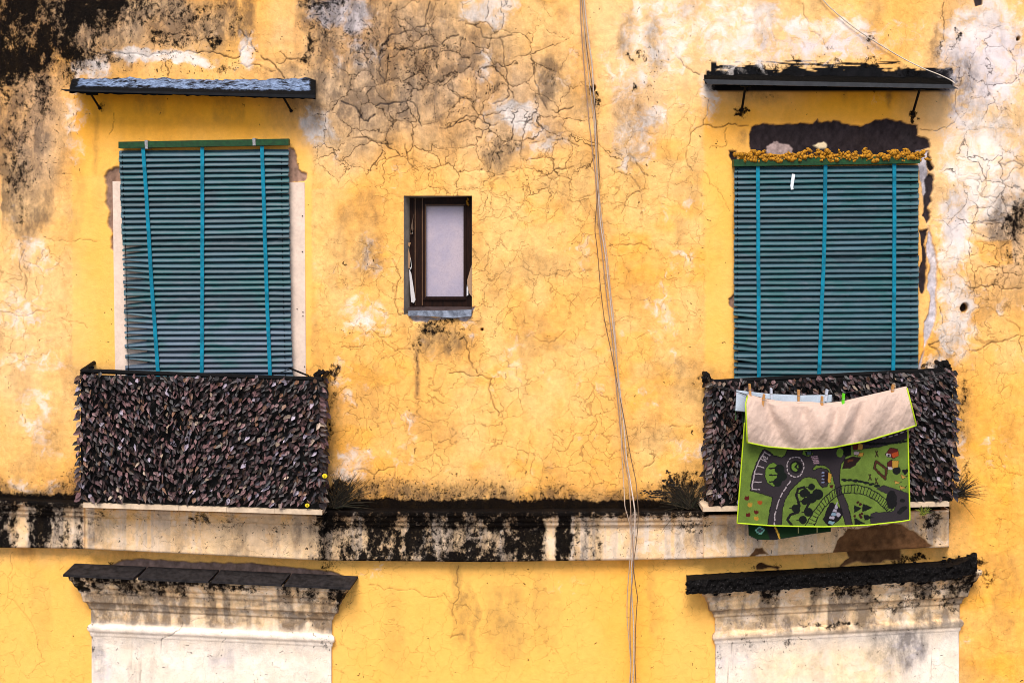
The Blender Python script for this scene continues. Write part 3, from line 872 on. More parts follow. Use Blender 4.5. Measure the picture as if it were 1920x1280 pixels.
            k = np.maximum(k, sumblobs(A, B, [(150, 1100, 30, 30, .8), (655, 1120, 40, 40, .75), (1800, 1090, 60, 40, .7), (1740, 1110, 80, 24, .55), (1560, 1172, 110, 8, .6), (1400, 1190, 60, 8, .4), (1480, 1200, 100, 7, .45), (1700, 1140, 60, 24, .5), (1430, 1165, 40, 14, .35), (1780, 1130, 30, 40, .5), (1345, 1240, 10, 60, .35), (1745, 1245, 20, 50, .35), (1640, 1120, 60, 20, .4), (1390, 1207, 22, 7, .5), (170, 1160, 10, 30, .6), (170, 1210, 6, 50, .4), (610, 1190, 8, 90, .4)]))
            R['mould'] = k
            R['white'] = np.clip(0.5 + 0.3 * (n2 - .5), 0, 1)
            R['pale'] = lerp(np.array(srgb(246, 224, 198)), LILAC, np.clip(sumblobs(A, B, [(190, 1240, 40, 80, 1), (1390, 1230, 60, 40, .6), (1690, 1220, 60, 50, 1), (1345, 1240, 20, 60, .8), (420, 1220, 40, 40, .8), (1500, 1165, 140, 20, .6)]), 0, 1))
            R['grime'] = np.clip((0.85 * sst(.38, .6, sn) + .5 * sst(.45, .65, fbm(X / 70, Y / 14, 103))) * upper + 0.14 * panel * sst(.5, .7, fbm(X / 50, Y / 70, 105)) + sumblobs(A, B, [(1680, 1215, 70, 50, .75), (185, 1220, 26, 80, .45), (420, 1220, 30, 30, .35), (1400, 1150, 80, 30, .4), (400, 1125, 240, 16, .45), (250, 1255, 16, 16, .5)]) + .06, 0, 1)
            R['speck'] = np.clip(0.35 * k + .04, 0, 1)
            R['crack'] = 0.08 * upper + .05
            R['hair'] = Z + .35
            relief = relief + .006 * (fbm(X / 24, Y / 24, 61, 4) - .5)
    cr = Z.copy()
    for i, (pts, w, s) in enumerate(CRACKS):
        p = wobble(pts, .17, 3, i)
        cr = np.maximum(cr, boxed(X, Y, p, 6, lambda x, y: s * sst(1.0, .3, segdist(x, y, p) / (w * (.15 + 1.15 * fbm(x / 12, y / 12, 87, 3)) + .5))))
    cr = cr * sst(0.15, 0.4, fbm(X / 16, Y / 16, 79, 3))
    base = lerp(base, np.array([0.010, 0.006, 0.005]), cr * .95)
    relief = relief - 0.006 * cr
    base = lerp(base, np.array([0.008, 0.008, 0.009]), R.pop('tar'))
    R['fresh'] = np.maximum(sm, low) if zone == 'wall' else Z
    R['base'] = np.clip(base, 0.004, 0.95)
    R['relief'] = relief
    return R


# ------------------------------------------------------------------ building
building = empty('building', (0, 0, 0), 'old yellow plastered house front with cracked, mould-blackened walls and cream mouldings', 'building')

STEP = 1.7
xs = np.arange(-140, 2060 + STEP, STEP)
ys = np.arange(-120, 1400 + STEP, STEP)
# openings, snapped to the grid lines
HOLES = [(757, 885, 367, 590), (240, 540, 283, 944), (1384, 1722, 316, 946)]
for (x0, x1, y0, y1) in HOLES:
    for v in (x0, x1):
        xs[np.argmin(np.abs(xs - v))] = v
    for v in (y0, y1):
        ys[np.argmin(np.abs(ys - v))] = v
xo = np.concatenate([np.linspace(-1600, -150, 30), xs, np.linspace(2080, 3500, 30)])
yo = np.concatenate([np.linspace(-700, -135, 14), ys, np.linspace(1420, EY + ZE / S, 24)])
PX, PY = np.meshgrid(xo, yo)
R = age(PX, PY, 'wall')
V = WA(PX.ravel(), PY.ravel(), 0.0)
V[:, 1] -= R.pop('relief')
F = grid_faces(len(yo), len(xo), True)
cx = (PX.ravel()[F[:, 0]] + PX.ravel()[F[:, 2]]) / 2
cy = (PY.ravel()[F[:, 0]] + PY.ravel()[F[:, 2]]) / 2
keep = np.ones(len(F), bool)
for (x0, x1, y0, y1) in HOLES:
    keep &= ~((cx > x0) & (cx < x1) & (cy > y0) & (cy < y1))
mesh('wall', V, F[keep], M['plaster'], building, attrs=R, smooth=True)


def plaster_obj(name, V, F, PX, PY, zone, parent, label=None, smooth=True, extra=None):
    R = age(np.asarray(PX), np.asarray(PY), zone)
    rel = R.pop('relief')
    V = V.copy()
    V[:, 1] -= rel
    o = mesh(name, V, F, M['plaster'], parent, attrs=R, smooth=smooth)
    if label:
        o['label'] = label
    return o


# body of the house behind the front
b = MB()
xl, xr, zt = W(-1600, 0)[0], W(3500, 0)[0], W(0, -700)[2]
b.add([(xl, 0, 0), (xl, 8, 0), (xl, 8, zt), (xl, 0, zt)], [(0, 1, 2, 3)])
b.add([(xr, 0, 0), (xr, 8, 0), (xr, 8, zt), (xr, 0, zt)], [(3, 2, 1, 0)])
b.add([(xl, 8, 0), (xr, 8, 0), (xr, 8, zt), (xl, 8, zt)], [(0, 1, 2, 3)])
b.build('rear_wall', simple('plain_yellow_plaster', tuple(YEL), 0.9, 0.15, 3), building)
b = MB()
b.hexa([(xl - .3, -.35, zt + .004), (xr + .3, -.35, zt + .004), (xr + .3, -.35, zt + .2), (xl - .3, -.35, zt + .2), (xl - .3, 8.3, zt + .004), (xr + .3, 8.3, zt + .004), (xr + .3, 8.3, zt + .2), (xl - .3, 8.3, zt + .2)])
b.build('roof', M['roof'], building)


# --- doorway recesses with dark doors
def recess(x0, x1, y0, y1, depth, parent, name='doorway'):
    o = MB()
    a = [W(x0, y0), W(x0, y1), W(x1, y1), W(x1, y0)]
    k = [(p[0], depth, p[2]) for p in a]
    # reveals start a little in front of the rough wall edge
    o.add(a + k, [(0, 1, 5, 4), (1, 2, 6, 5), (2, 3, 7, 6), (3, 0, 4, 7)])
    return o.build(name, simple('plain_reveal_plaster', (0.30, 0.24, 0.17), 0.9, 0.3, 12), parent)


for (x0, x1, y0, y1) in HOLES[1:]:
    dw = recess(x0, x1, y0, y1, 0.32, building)
    a, c = W(x0, y0), W(x1, y1)
    leafs = MB()
    mid = (a[0] + c[0]) / 2
    for (l, r) in ((a[0], mid - .004), (mid + .004, c[0])):
        leafs.hexa([(l, .20, c[2]), (r, .20, c[2]), (r, .20, a[2]), (l, .20, a[2]), (l, .25, c[2]), (r, .25, c[2]), (r, .25, a[2]), (l, .25, a[2])])
        for (z0, z1) in ((c[2] + .12, c[2] + .75), (c[2] + .9, a[2] - .12)):
            leafs.hexa([(l + .1, .188, z0), (r - .1, .188, z0), (r - .1, .188, z1), (l + .1, .188, z1), (l + .1, .199, z0), (r - .1, .199, z0), (r - .1, .199, z1), (l + .1, .199, z1)])
    leafs.build('balcony_door', M['door'], dw)

# --- pale boards down both sides of the left doorway
for quad in ([(211, 340), (219, 940), (276, 940), (276, 340)], [(522, 342), (522, 950), (575, 950), (571, 342)]):
    j = MB()
    j.slab(quad, -0.10, 0.010)
    jb = j.build('jamb_board', M['board'], building)
for (x, y) in ((567, 405), (567, 472), (557, 579), (568, 585), (568, 592), (571, 687)):
    p = W(x, y, .012)
    sc = MB()
    sc.lump((p[0], p[1], p[2]), .0045, 1, rough=0)
    sc.build('screw', M['black_iron'], jb)

# --- small window
win_hole = MB()
a = [W(757, 367), W(757, 590), W(885, 590), W(885, 367)]
# splayed reveal
k = [W(771, 372, -.13), W(771, 585, -.13), W(884.5, 585, -.13), W(884.5, 369, -.13)]
win_hole.add(a + k, [(0, 1, 5, 4), (1, 2, 6, 5), (2, 3, 7, 6), (3, 0, 4, 7)])
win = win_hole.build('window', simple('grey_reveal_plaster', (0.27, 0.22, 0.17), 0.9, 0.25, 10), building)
win['label'] = 'small recessed window with dark brown wooden frame and frosted pane'
fr = MB()


def bar(mb, x0, x1, y0, y1, d0, d1):
    mb.slab([(x0, y0), (x0, y1), (x1, y1), (x1, y0)], d0, d1)


bar(fr, 768, 797, 370, 585, -.18, -.10)
bar(fr, 871, 890, 370, 585, -.18, -.10)
bar(fr, 797, 871, 366, 384, -.18, -.105)
bar(fr, 797, 871, 558, 578, -.18, -.105)
bar(fr, 792, 799, 384, 560, -.10, -.092)
bar(fr, 869, 874, 384, 560, -.10, -.092)
bar(fr, 792, 874, 381, 386, -.104, -.090)
bar(fr, 792, 874, 556, 562, -.104, -.090)
frame = fr.build('frame', M['frame'], win)
ed = MB()
bar(ed, 777.5, 779.5, 372, 572, -.099, -.094)
bar(ed, 791, 793, 370, 572, -.089, -.086)
bar(ed, 797, 798.2, 384.5, 557, -.09, -.087)
bar(ed, 797, 871, 383.8, 385, -.09, -.086)
ed.build('worn_edge', M['frame_edge'], frame)
pn = MB()
pn.slab([(796, 383), (796, 559), (872, 559), (872, 383)], -.135, -.12)
pn.build('pane', M['glass'], win)
bk = MB()
bk.slab([(750, 355), (750, 600), (895, 600), (895, 355)], -.45, -.40)
bk.build('dark_interior', M['dark'], win)
# torn pale sealant hanging on the frame's two sides
for pts, cc in (([(776, 400), (771, 423), (769, 440), (773, 438), (775, 430), (774, 415)], (0.10, 0.055, 0.03)), ([(771, 428), (774, 438), (773, 438), (770, 436)], (.7, .62, .55)), ([(764, 455), (770, 455), (768, 463), (763, 458)], (.42, .22, .10)),
                ([(764, 460), (769, 478), (771, 500), (767, 504), (764, 500)], (.40, .22, .11)), ([(770, 482), (772, 500), (770, 506), (768, 500)], (.62, .58, .55)), ([(767, 504), (771, 512), (779, 562), (776, 568), (771, 566), (769, 540)], (.62, .57, .55)),
                ([(884, 497), (886, 500), (886, 558), (880, 550), (876, 535), (876, 525)], (.40, .24, .13)), ([(876, 532), (878, 540), (878, 553), (875, 555), (875, 540)], (.7, .66, .66))):
    pl = MB()
    fr_ = [W(x, y, -.075) for x, y in pts]
    bk_ = [(p[0], .078, p[2]) for p in fr_]
    n = len(pts)
    pl.add(fr_ + bk_, [tuple(range(n)), tuple(range(2 * n - 1, n - 1, -1))] + [(i, i + n, (i + 1) % n + n, (i + 1) % n) for i in range(n)], cc)
    pl.build('torn_sealant', M['peg'], win, col=True)
fm = MB()
for i in range(9):
    x, y = random.uniform(875, 880), 372 + i * 1.5
    fm.lump(W(x, y, -.095), random.uniform(.005, .008), i)
fm.build('foam_spot', M['foam'], win, smooth=True)
sl = MB()
for (x0, x1) in ((764, 782.5), (783, 786.5), (787, 835), (835.5, 886)):
    p = [W(x0, 582, 0.004), W(x1, 582, 0.004)]
    z = p[0][2]
    sl.hexa([(p[0][0], -.004, z - .012), (p[1][0], -.004, z - .012), (p[1][0], -.004, z), (p[0][0], -.004, z), (p[0][0], .11, z + .010), (p[1][0], .11, z + .010), (p[1][0], .11, z + .022), (p[0][0], .11, z + .022)])
sill = sl.build('sill', M['sill'], win)
lip = MB()
pts_t = [(765, 583), (790, 582), (820, 582.5), (850, 582), (884, 581)]
for (p, q) in zip(pts_t[:-1], pts_t[1:]):
    lip.slab([p, (p[0], 594 + 2 * math.sin(p[0])), (q[0], 594 + 2 * math.sin(q[0])), q], -.02, .022)
lip.build('sill_lip', simple('blue_grey_cement', (0.17, 0.19, 0.24), 0.8, 0.5, 26, c2=(0.30, 0.33, 0.40), bump=0.5), win)


# --- string course
def top_of_band(x):
    return np.interp(x, [-1600, 0, 150, 640, 900, 1280, 1450, 1780], [922, 936, 942, 957, 958, 957, 955, 948])


def foot_of_band(x):
    return np.interp(x, [-1600, 0, 150, 600, 900, 1280, 1450, 1620, 1780], [1012, 1026, 1028, 1050, 1053, 1048, 1041, 1033, 1025])


def moulding(name, x0, x1, prof, off, parent, label, step=1.8, far=False):
    """prof: (fraction down, protrusion). Ends return to the wall."""
    xq = np.arange(x0, x1 + step, step)
    if far:
        xq = np.concatenate([np.arange(-1600, x0, 25), xq])
    f, d = [], []
    for (f0, d0), (f1, d1) in zip(prof[:-1], prof[1:]):
        n = max(1, int(math.hypot((f1 - f0) * 95, (d1 - d0) / S) / 1.8))
        for k in range(n):
            f.append(f0 + (f1 - f0) * k / n)
            d.append(d0 + (d1 - d0) * k / n)
    f.append(prof[-1][0])
    d.append(prof[-1][1])
    f, d = np.array(f), np.array(d)
    dd = np.where(d > 0.001, d + off, d)
    T, B_ = top_of_band(xq), foot_of_band(xq)
    PXg = np.tile(xq, (len(f), 1))
    PYg = T[None] + f[:, None] * (B_ - T)[None]
    Dg = np.tile(dd[:, None], (1, len(xq)))
    # end caps: extra columns squeezed back to the wall
    PXg = np.concatenate([PXg[:, :1], PXg, PXg[:, -1:]], 1)
    PYg = np.concatenate([PYg[:, :1], PYg, PYg[:, -1:]], 1)
    V = WA(PXg, PYg, np.concatenate([Dg[:, :1], Dg, Dg[:, -1:]], 1))
    V[:, 0, 1] = 0.02
    V[:, -1, 1] = 0.02
    F = grid_faces(V.shape[0], V.shape[1], True)
    return plaster_obj(name, V.reshape(-1, 3), F, PXg, PYg, 'band', parent, label)


PROF = [(-0.07, -0.02), (-0.05, .004), (0, .15), (.03, .155), (.10, .150), (.12, .135), (.20, .125), (.22, .11), (.29, .105), (.31, .085), (.34, .08), (.97, .078), (1.0, .072), (1.0, -.02)]
moulding('string_course', -140, 158, PROF, 0.0, building, 'black streaked cream moulding at the left edge', far=True)
moulding('string_course', 606, 1322, PROF, 0.0, building, 'black stained cream moulding between the two balconies')

# --- balconies: block, slab, railing
PROFB = [(.08, .004), (.10, .175), (.14, .19), (.20, .155), (.30, .13), (.32, .115), (.97, .11), (1.0, .105), (1.0, -.02)]
FRONT = 0.25


def balcony(bx0, bx1, slab_pts, rail, label, deco):
    o = moulding('balcony', bx0, bx1, PROFB, 0.02, building, label)
    m = MB()
    (x0, y0), (x1, y1), th = slab_pts
    n = 5
    for i in range(n):
        a0, a1 = i / n, (i + 1) / n
        g = .4 if i < n - 1 else 0
        m.slab([(x0 + (x1 - x0) * a0, y0 + (y1 - y0) * a0), (x0 + (x1 - x0) * a0, y0 + (y1 - y0) * a0 + th), (x0 + (x1 - x0) * a1 - g, y0 + (y1 - y0) * a1 + th), (x0 + (x1 - x0) * a1 - g, y0 + (y1 - y0) * a1)], 0.0, FRONT + .055)
    sl = m.build('slab', simple('pale_stone_slab', (0.62, 0.46, 0.31), 0.85, 0.2, 8), o)
    r = MB()
    (lx, ly), (rx, ry), dl, dr = rail
    A, Bp = W(lx, ly, FRONT), W(rx, ry, FRONT)
    LW, RW = (A[0] + .0, 0.0, A[2] + dl), (Bp[0], 0.0, Bp[2] + dr)
    r.tube([LW, (A[0], A[1] * .5, A[2] + dl * .5), A], .016)
    r.tube([A, Bp], .018)
    r.tube([Bp, (Bp[0], Bp[1] * .5, Bp[2] + dr * .5), RW], .016)
    zb = W(lx, y0, FRONT)[2]
    zb2 = W(rx, y1, FRONT)[2]
    for i in range(15):
        a = i / 14
        r.tube([(A[0] + (Bp[0] - A[0]) * a, -FRONT, A[2] + (Bp[2] - A[2]) * a), (A[0] + (Bp[0] - A[0]) * a, -FRONT, zb + (zb2 - zb) * a)], .007, 6)
    r.tube([(A[0], -FRONT, zb + .06), (Bp[0], -FRONT, zb2 + .06)], .010, 6)
    for e in deco:
        r.tube([W(*q) for q in e[0]], e[1], 6)
    r.build('railing', M['black_iron'], o)
    return o


balcony(160, 606, ((156, 943), (604, 957), 8), ((154, 695), (604, 711), .03, .02), 'cream balcony ledge under the left brown leaf screen', [([(541, 689, .02), (578, 704, FRONT)], .007), ([(510, 703, FRONT), (545, 692, .2), (575, 704, FRONT)], .003)])
balcony(1320, 1778, ((1318, 951), (1780, 941), 8), ((1330, 716), (1778, 693), .035, .03), 'cream balcony ledge with brown patch bared under the right leaf screen', [([(1320, 706, .05), (1345, 716, FRONT), (1372, 726, FRONT + .03)], .010)])


# --- cornice hoods over the windows of the storey below
def hood(px0, px1, ytop, slope, prof, label, cover, panel_foot=1500):
    """prof: (photo y below top at x centre, protrusion) ; px0..px1 is the flat width of the panel."""
    xc = (px0 + px1) / 2
    f, e = [], []
    for (y0, d0), (y1, d1) in zip(prof[:-1], prof[1:]):
        n = max(1, int(math.hypot(y1 - y0, (d1 - d0) / S) / 1.9))
        if y1 > 300:
            n = 10
        for k in range(n):
            f.append(y0 + (y1 - y0) * k / n)
            e.append(d0 + (d1 - d0) * k / n)
    f.append(prof[-1][0])
    e.append(prof[-1][1])
    f, e = np.array(f, float), np.array(e, float) * .75
    nx = int((px1 - px0) / 1.9)
    u = np.linspace(0, 1, nx)
    s0 = np.linspace(0, 1, 12)
    cols_x, cols_d, cols_px = [], [], []
    X0, X1 = W(px0, 0)[0], W(px1, 0)[0]
    side = e - .022
    for t in s0[:-1]:
        cols_x.append(X0 - side)
        cols_d.append(e * t - .015 * (1 - t))
    for t in u:
        cols_x.append(X0 - side + (X1 - X0 + 2 * side) * t)
        cols_d.append(e)
    for t in s0[1:][::1]:
        cols_x.append(X1 + side)
        cols_d.append(e * (1 - t) - .015 * t)
    XX, DD = np.array(cols_x).T, np.array(cols_d).T
    PXg = XX / S + EX
    fl = np.minimum(1.0, np.maximum(0, 1 - (f - 160) / 200))[:, None]
    PYg = ytop + f[:, None] + slope * (PXg - xc) * fl
    ZZ = ZE + (EY - PYg) * S * (D - DD.clip(0)) / D
    V = np.stack([XX, -DD, ZZ], -1).reshape(-1, 3)
    V = V.copy()
    F = grid_faces(len(f), XX.shape[1], True)
    # the stain layout follows what one sees of it, measured on the wall plane
    o = plaster_obj('window_hood', V, F, PXg, PYg, 'hood', building, label)
    cover(o, px0, px1, ytop, slope, xc)
    return o


HP = [(-6, .005), (-2, .19), (2, .20), (8, .195), (11, .175), (20, .155), (23, .135), (30, .125), (33, .11), (48, .095), (50, .07), (55, .055), (60, .05), (62, .035), (88, .034), (90, .045), (93, .06), (98, .065), (102, .06), (105, .045), (110, .04), (113, .03), (420, .03)]


def tile_cover(o, px0, px1, ytop, slope, xc):
    edges = [px0 - 56, 258, 396, 533, px1 + 40]
    for i in range(4):
        m = MB()
        l, r = edges[i] + (0 if i == 0 else .6), edges[i + 1] - .6
        yl, yr = ytop + slope * (l - xc), ytop + slope * (r - xc)
        d0, d1, th = .015, .172, .016
        sk = 0.02 if i else 0.03
        Lf, Rf = W(l, yl - 1, d1), W(r, yr - 1, d1)
        jit = random.uniform(-.001, .001)
        up = .022
        m.hexa([(Lf[0], -d1, Lf[2] - th + jit), (Rf[0] - sk, -d1, Rf[2] - th + jit), (Rf[0] - sk, -d1, Rf[2] + jit), (Lf[0], -d1, Lf[2] + jit),
                (Lf[0] + .03, -d0, Lf[2] + up), (Rf[0] + .02, -d0, Rf[2] + up), (Rf[0] + .02, -d0, Rf[2] + up + th), (Lf[0] + .03, -d0, Lf[2] + up + th)])
        m.build('cover_tile', M['slate'], o)


def moss_cover(o, px0, px1, ytop, slope, xc):
    nx, nv = 190, 12
    PXg = np.linspace(px0 - 54, px1 + 36, nx)
    rows = []
    for j in range(nv):
        t = j / (nv - 1)
        # over the top and down the front edge
        d = .01 + .17 * min(1, t / .55)
        y = -20 + 10 * min(1, t / .55) + (0 if t < .55 else 26 * (t - .55) / .45)
        rows.append((d, y))
    X2, T2 = np.meshgrid(PXg, np.arange(nv))
    dd = np.array([r[0] for r in rows])[T2]
    yy = np.array([r[1] for r in rows])[T2] + ytop + slope * (X2 - xc)
    n = fbm(X2.ravel() / 7, (T2 * 9).ravel() / 7.0, 4, 4).reshape(X2.shape) - .5
    n2 = fbm(X2.ravel() / 30, (T2 * 9).ravel() / 30.0, 8, 4).reshape(X2.shape) - .5
    rim = sst(px1 - 20, px1 + 40, X2)
    V = WA(X2, yy - 26 * n2 * rim - 12 * rim + 5 * n, np.maximum(dd + .05 * n, .004))
    V[0, :, 1] = 0.01
    V2 = V.copy()
    c = MB()
    c.add(V.reshape(-1, 3), [tuple(q) for q in grid_faces(nv, nx, True)])
    q = random.Random(3)
    for i in range(300):
        x = q.uniform(px0 - 54, px1 + 34) if i % 4 else q.uniform(px1 - 30, px1 + 36)
        t = q.random()
        y = ytop + slope * (x - xc) + q.choice((-12, -8, -4, 0, 8, 14)) + q.gauss(0, 4)
        if x > px1 - 30:
            y -= q.uniform(0, 16)
        if x < px0 - 40:
            y = ytop + slope * (x - xc) + q.uniform(-16, 16)
        c.lump(W(x, y, q.uniform(.10, .175) if y > ytop + slope * (x - xc) - 10 else q.uniform(.02, .12)), (q.uniform(.006, .020), q.uniform(.004, .012), q.uniform(.003, .009)), i, rough=.5, nu=8, nv=6)
    c.build('moss_crust', M['moss'], o)['label'] = 'black mossy crust on the ledge'


def moss_material():
    t = NT('black_moss')
    P = t.obj()
    n = t.noise(60, 6, 0.7, P)
    n2 = t.noise(170, 3, 0.7, P)
    k = t.mix(t.ss(n, 0.4, 0.7), (0.003, 0.0025, 0.0025), (0.012, 0.010, 0.009))
    t.b.inputs['Specular IOR Level'].default_value = 0.05
    k = t.mix(t.ss(n2, 0.62, 0.70, 0, 0.8), k, (0.16, 0.14, 0.14))
    t.base(k)
    t.rough(0.8)
    t.bump(n, 0.8, 0.01)
    return t.m


M['moss'] = moss_material()
hood(174, 622, 1090, 0.045, HP, 'cream cornice hood with dark slate tiles at lower left', tile_cover)
hood(1341, 1796, 1083, -0.055, HP, 'cream cornice hood with black mossy top at lower right', moss_cover)

# --- orange foam squeezed out above the right blind
fo = MB()
ridge = [x for x in np.arange(1386, 1732, 2.5)]
fo.tube([W(x, 293 + 7 * (fbm(np.array([x / 11.0]), np.array([3.3]), 2, 3)[0] - .5) + (2 if x < 1440 else 0), .068) for x in ridge], [S * (2.2 + 6.5 * abs(fbm(np.array([x / 7.0]), np.array([8.1]), 6, 3)[0] - .35)) for x in ridge], 9)
for i in range(150):
    x = random.uniform(1384, 1734)
    y = 291 + max(-6, min(7, random.gauss(0, 4))) + (0 if x > 1440 else 3) + (random.uniform(0, 8) if x > 1725 else 0)
    if 1440 < x < 1480:
        y = 298 + random.gauss(0, 1.5)
    a = random.uniform(0, 6.28)
    r = random.uniform(2.0, 4.4)
    p, pts, rad = [x, y], [], []
    for k in range(6):
        pts.append(W(p[0], p[1], .062 + .03 * random.random()))
        rad.append(r * S * (.55 if k in (0, 5) else random.uniform(.8, 1.3)))
        a += random.uniform(-1.2, 1.2)
        p = [p[0] + 3.0 * math.cos(a), min(302, p[1] + 2.0 * math.sin(a))]
    fo.tube(pts, rad, 7)
for i in range(80):
    x = random.uniform(1386, 1730)
    y = 294 + max(-7, min(7, random.gauss(0, 4)))
    r = random.uniform(.9, 2.6)
    if random.random() < .22:
        y += random.uniform(3, 9)
        r = random.uniform(1.2, 2.0)
    if x > 1726:
        y += random.uniform(0, 9)
        r = random.uniform(1.2, 2.4)
    fo.lump(W(x, y, .07 + random.uniform(0, .025)), (r * S * random.uniform(.9, 1.6), r * S, r * S), i, rough=.45, nu=8, nv=6)
fo.build('expanding_foam', M['foam'], building, smooth=True)['label'] = 'orange foam oozing over the blind above the right doorway'


# ------------------------------------------------------------------ canopies
def canopy_material(kind):
    t = NT('tarred_canopy_' + kind)
    P = t.scale(t.obj(), (0.6, 1, 1))
    n = t.noise(46, 10, 0.78, P)
    n2 = t.noise(16, 8, 0.72, P)
    if kind == 'blue':
        k = t.mix(t.ss(n, 0.36, 0.66), (0.035, 0.048, 0.08), (0.24, 0.32, 0.48))
        k = t.mix(t.ss(n2, 0.50, 0.60), k, (0.006, 0.006, 0.008))
        edge = t.fac('rim')
        k = t.mix(t.ss(t.math('ADD', edge, t.math('MULTIPLY', t.math('SUBTRACT', n, .5), 1.6)), .45, .6), k, (0.003, 0.003, 0.0035))
        t.rough(0.8)
        t.b.inputs['Specular IOR Level'].default_value = 0.08
    else:
        k = t.mix(t.ss(n, 0.68, 0.76), (0.003, 0.003, 0.003), (0.20, 0.18, 0.16))
        t.rough(0.85)
        t.b.inputs['Specular IOR Level'].default_value = 0.03
    t.base(k)
    t.bump(n, 0.6, 0.01)
    return t.m


M['tar_blue'] = canopy_material('blue')
M['tar_black'] = canopy_material('black')


def canopy(loc_px, back, front, mat, label, rods, depth, lip, lipmat):
    root = empty('canopy', W(*loc_px), label, 'canopy', 'canopies over the blinds')
    nx, nv = 150, 14
    u = np.linspace(0, 1, nx)
    (bx0, by0), (bx1, by1) = back
    (fx0, fy0), (fx1, fy1) = front
    rows, rims = [], []
    for j in range(nv):
        t = j / (nv - 1)
        x = (bx0 + (bx1 - bx0) * u) * (1 - t) + (fx0 + (fx1 - fx0) * u) * t
        y = (by0 + (by1 - by0) * u) * (1 - t) + (fy0 + (fy1 - fy0) * u) * t
        r = fbm(x / 9, np.full(nx, j * 2.0), 3, 4) - .5
        wob = (fbm(x / 22, np.zeros(nx), 9, 3) - .5) * 7 * (1 - t)
        rows.append(WA(x, y + wob, .0 + depth * t) + np.stack([np.zeros(nx), np.zeros(nx), r * .02 + .012 * np.sin(math.pi * t)], -1))
        rims.append(np.maximum(sst(.55, 1.0, np.full(nx, t)), np.maximum(sst(.06, .0, u), sst(.95, 1.0, u))))
    top = np.array(rows)
    bot = top.copy()
    bot[:, :, 2] -= .026
    V = np.concatenate([top.reshape(-1, 3), bot.reshape(-1, 3)])
    F1 = grid_faces(nv, nx, True)
    F2 = grid_faces(nv, nx) + nv * nx
    ring = [j * nx for j in range(nv)] + [(nv - 1) * nx + i for i in range(1, nx)] + [j * nx + nx - 1 for j in range(nv - 2, -1, -1)] + list(range(nx - 2, 0, -1))
    ring = np.array(ring)
    r2 = np.roll(ring, -1)
    F3 = np.stack([ring, ring + nv * nx, r2 + nv * nx, r2], -1)
    rim = np.concatenate([np.array(rims).ravel()] * 2)
    mesh('canopy_sheet', V, np.concatenate([F1, F2, F3]), mat, root, attrs={'rim': rim}, smooth=False)
    l = MB()
    for q in lip:
        l.slab(q[0], q[1], q[2])
    l.build('edge_strip', lipmat, root)
    for rod in rods:
        r = MB()
        r.tube([W(*q) for q in rod[0]], rod[1], 8)
        p = rod[0][0]
        r.slab([(p[0] - 9, p[1] - 4), (p[0] - 9, p[1] + 2), (p[0] + 11, p[1] + 2), (p[0] + 11, p[1] - 4)], p[2] - .03, p[2] + .005)
        p = rod[0][-1]
        r.lump(W(p[0], p[1], .012), .012, 3)
        r.build('bracket', M['black_iron'], root)
    return root


canopy((360, 165, 0), ((136, 146), (592, 149)), ((130, 168), (592, 179)), M['tar_blue'],
       'blue-grey weathered canopy on thin brackets above the slanting left blind',
       [([(170, 176, .19), (187, 203, .01)], .008), ([(531, 182, .19), (546, 208, .01)], .008)], .22,
       [([(113, 167.5), (122, 171), (590, 184), (590, 178)], .195, .225)], M['sheet'])
canopy((1555, 160, 0), ((1320, 140), (1786, 146)), ((1322, 151), (1786, 159)), M['tar_black'],
       'black tarred canopy with dark grey metal edge above the right blind',
       [([(1398, 160, .23), (1391, 206, .01)], .009), ([(1725, 166, .23), (1711, 214, .01)], .009)], .25,
       [([(1319, 149), (1327, 158), (1797, 166.5), (1782, 158.5)], .24, .255)], simple('grey_metal_edge', (0.024, 0.024, 0.026), .5, .3, 20, spec=.4))


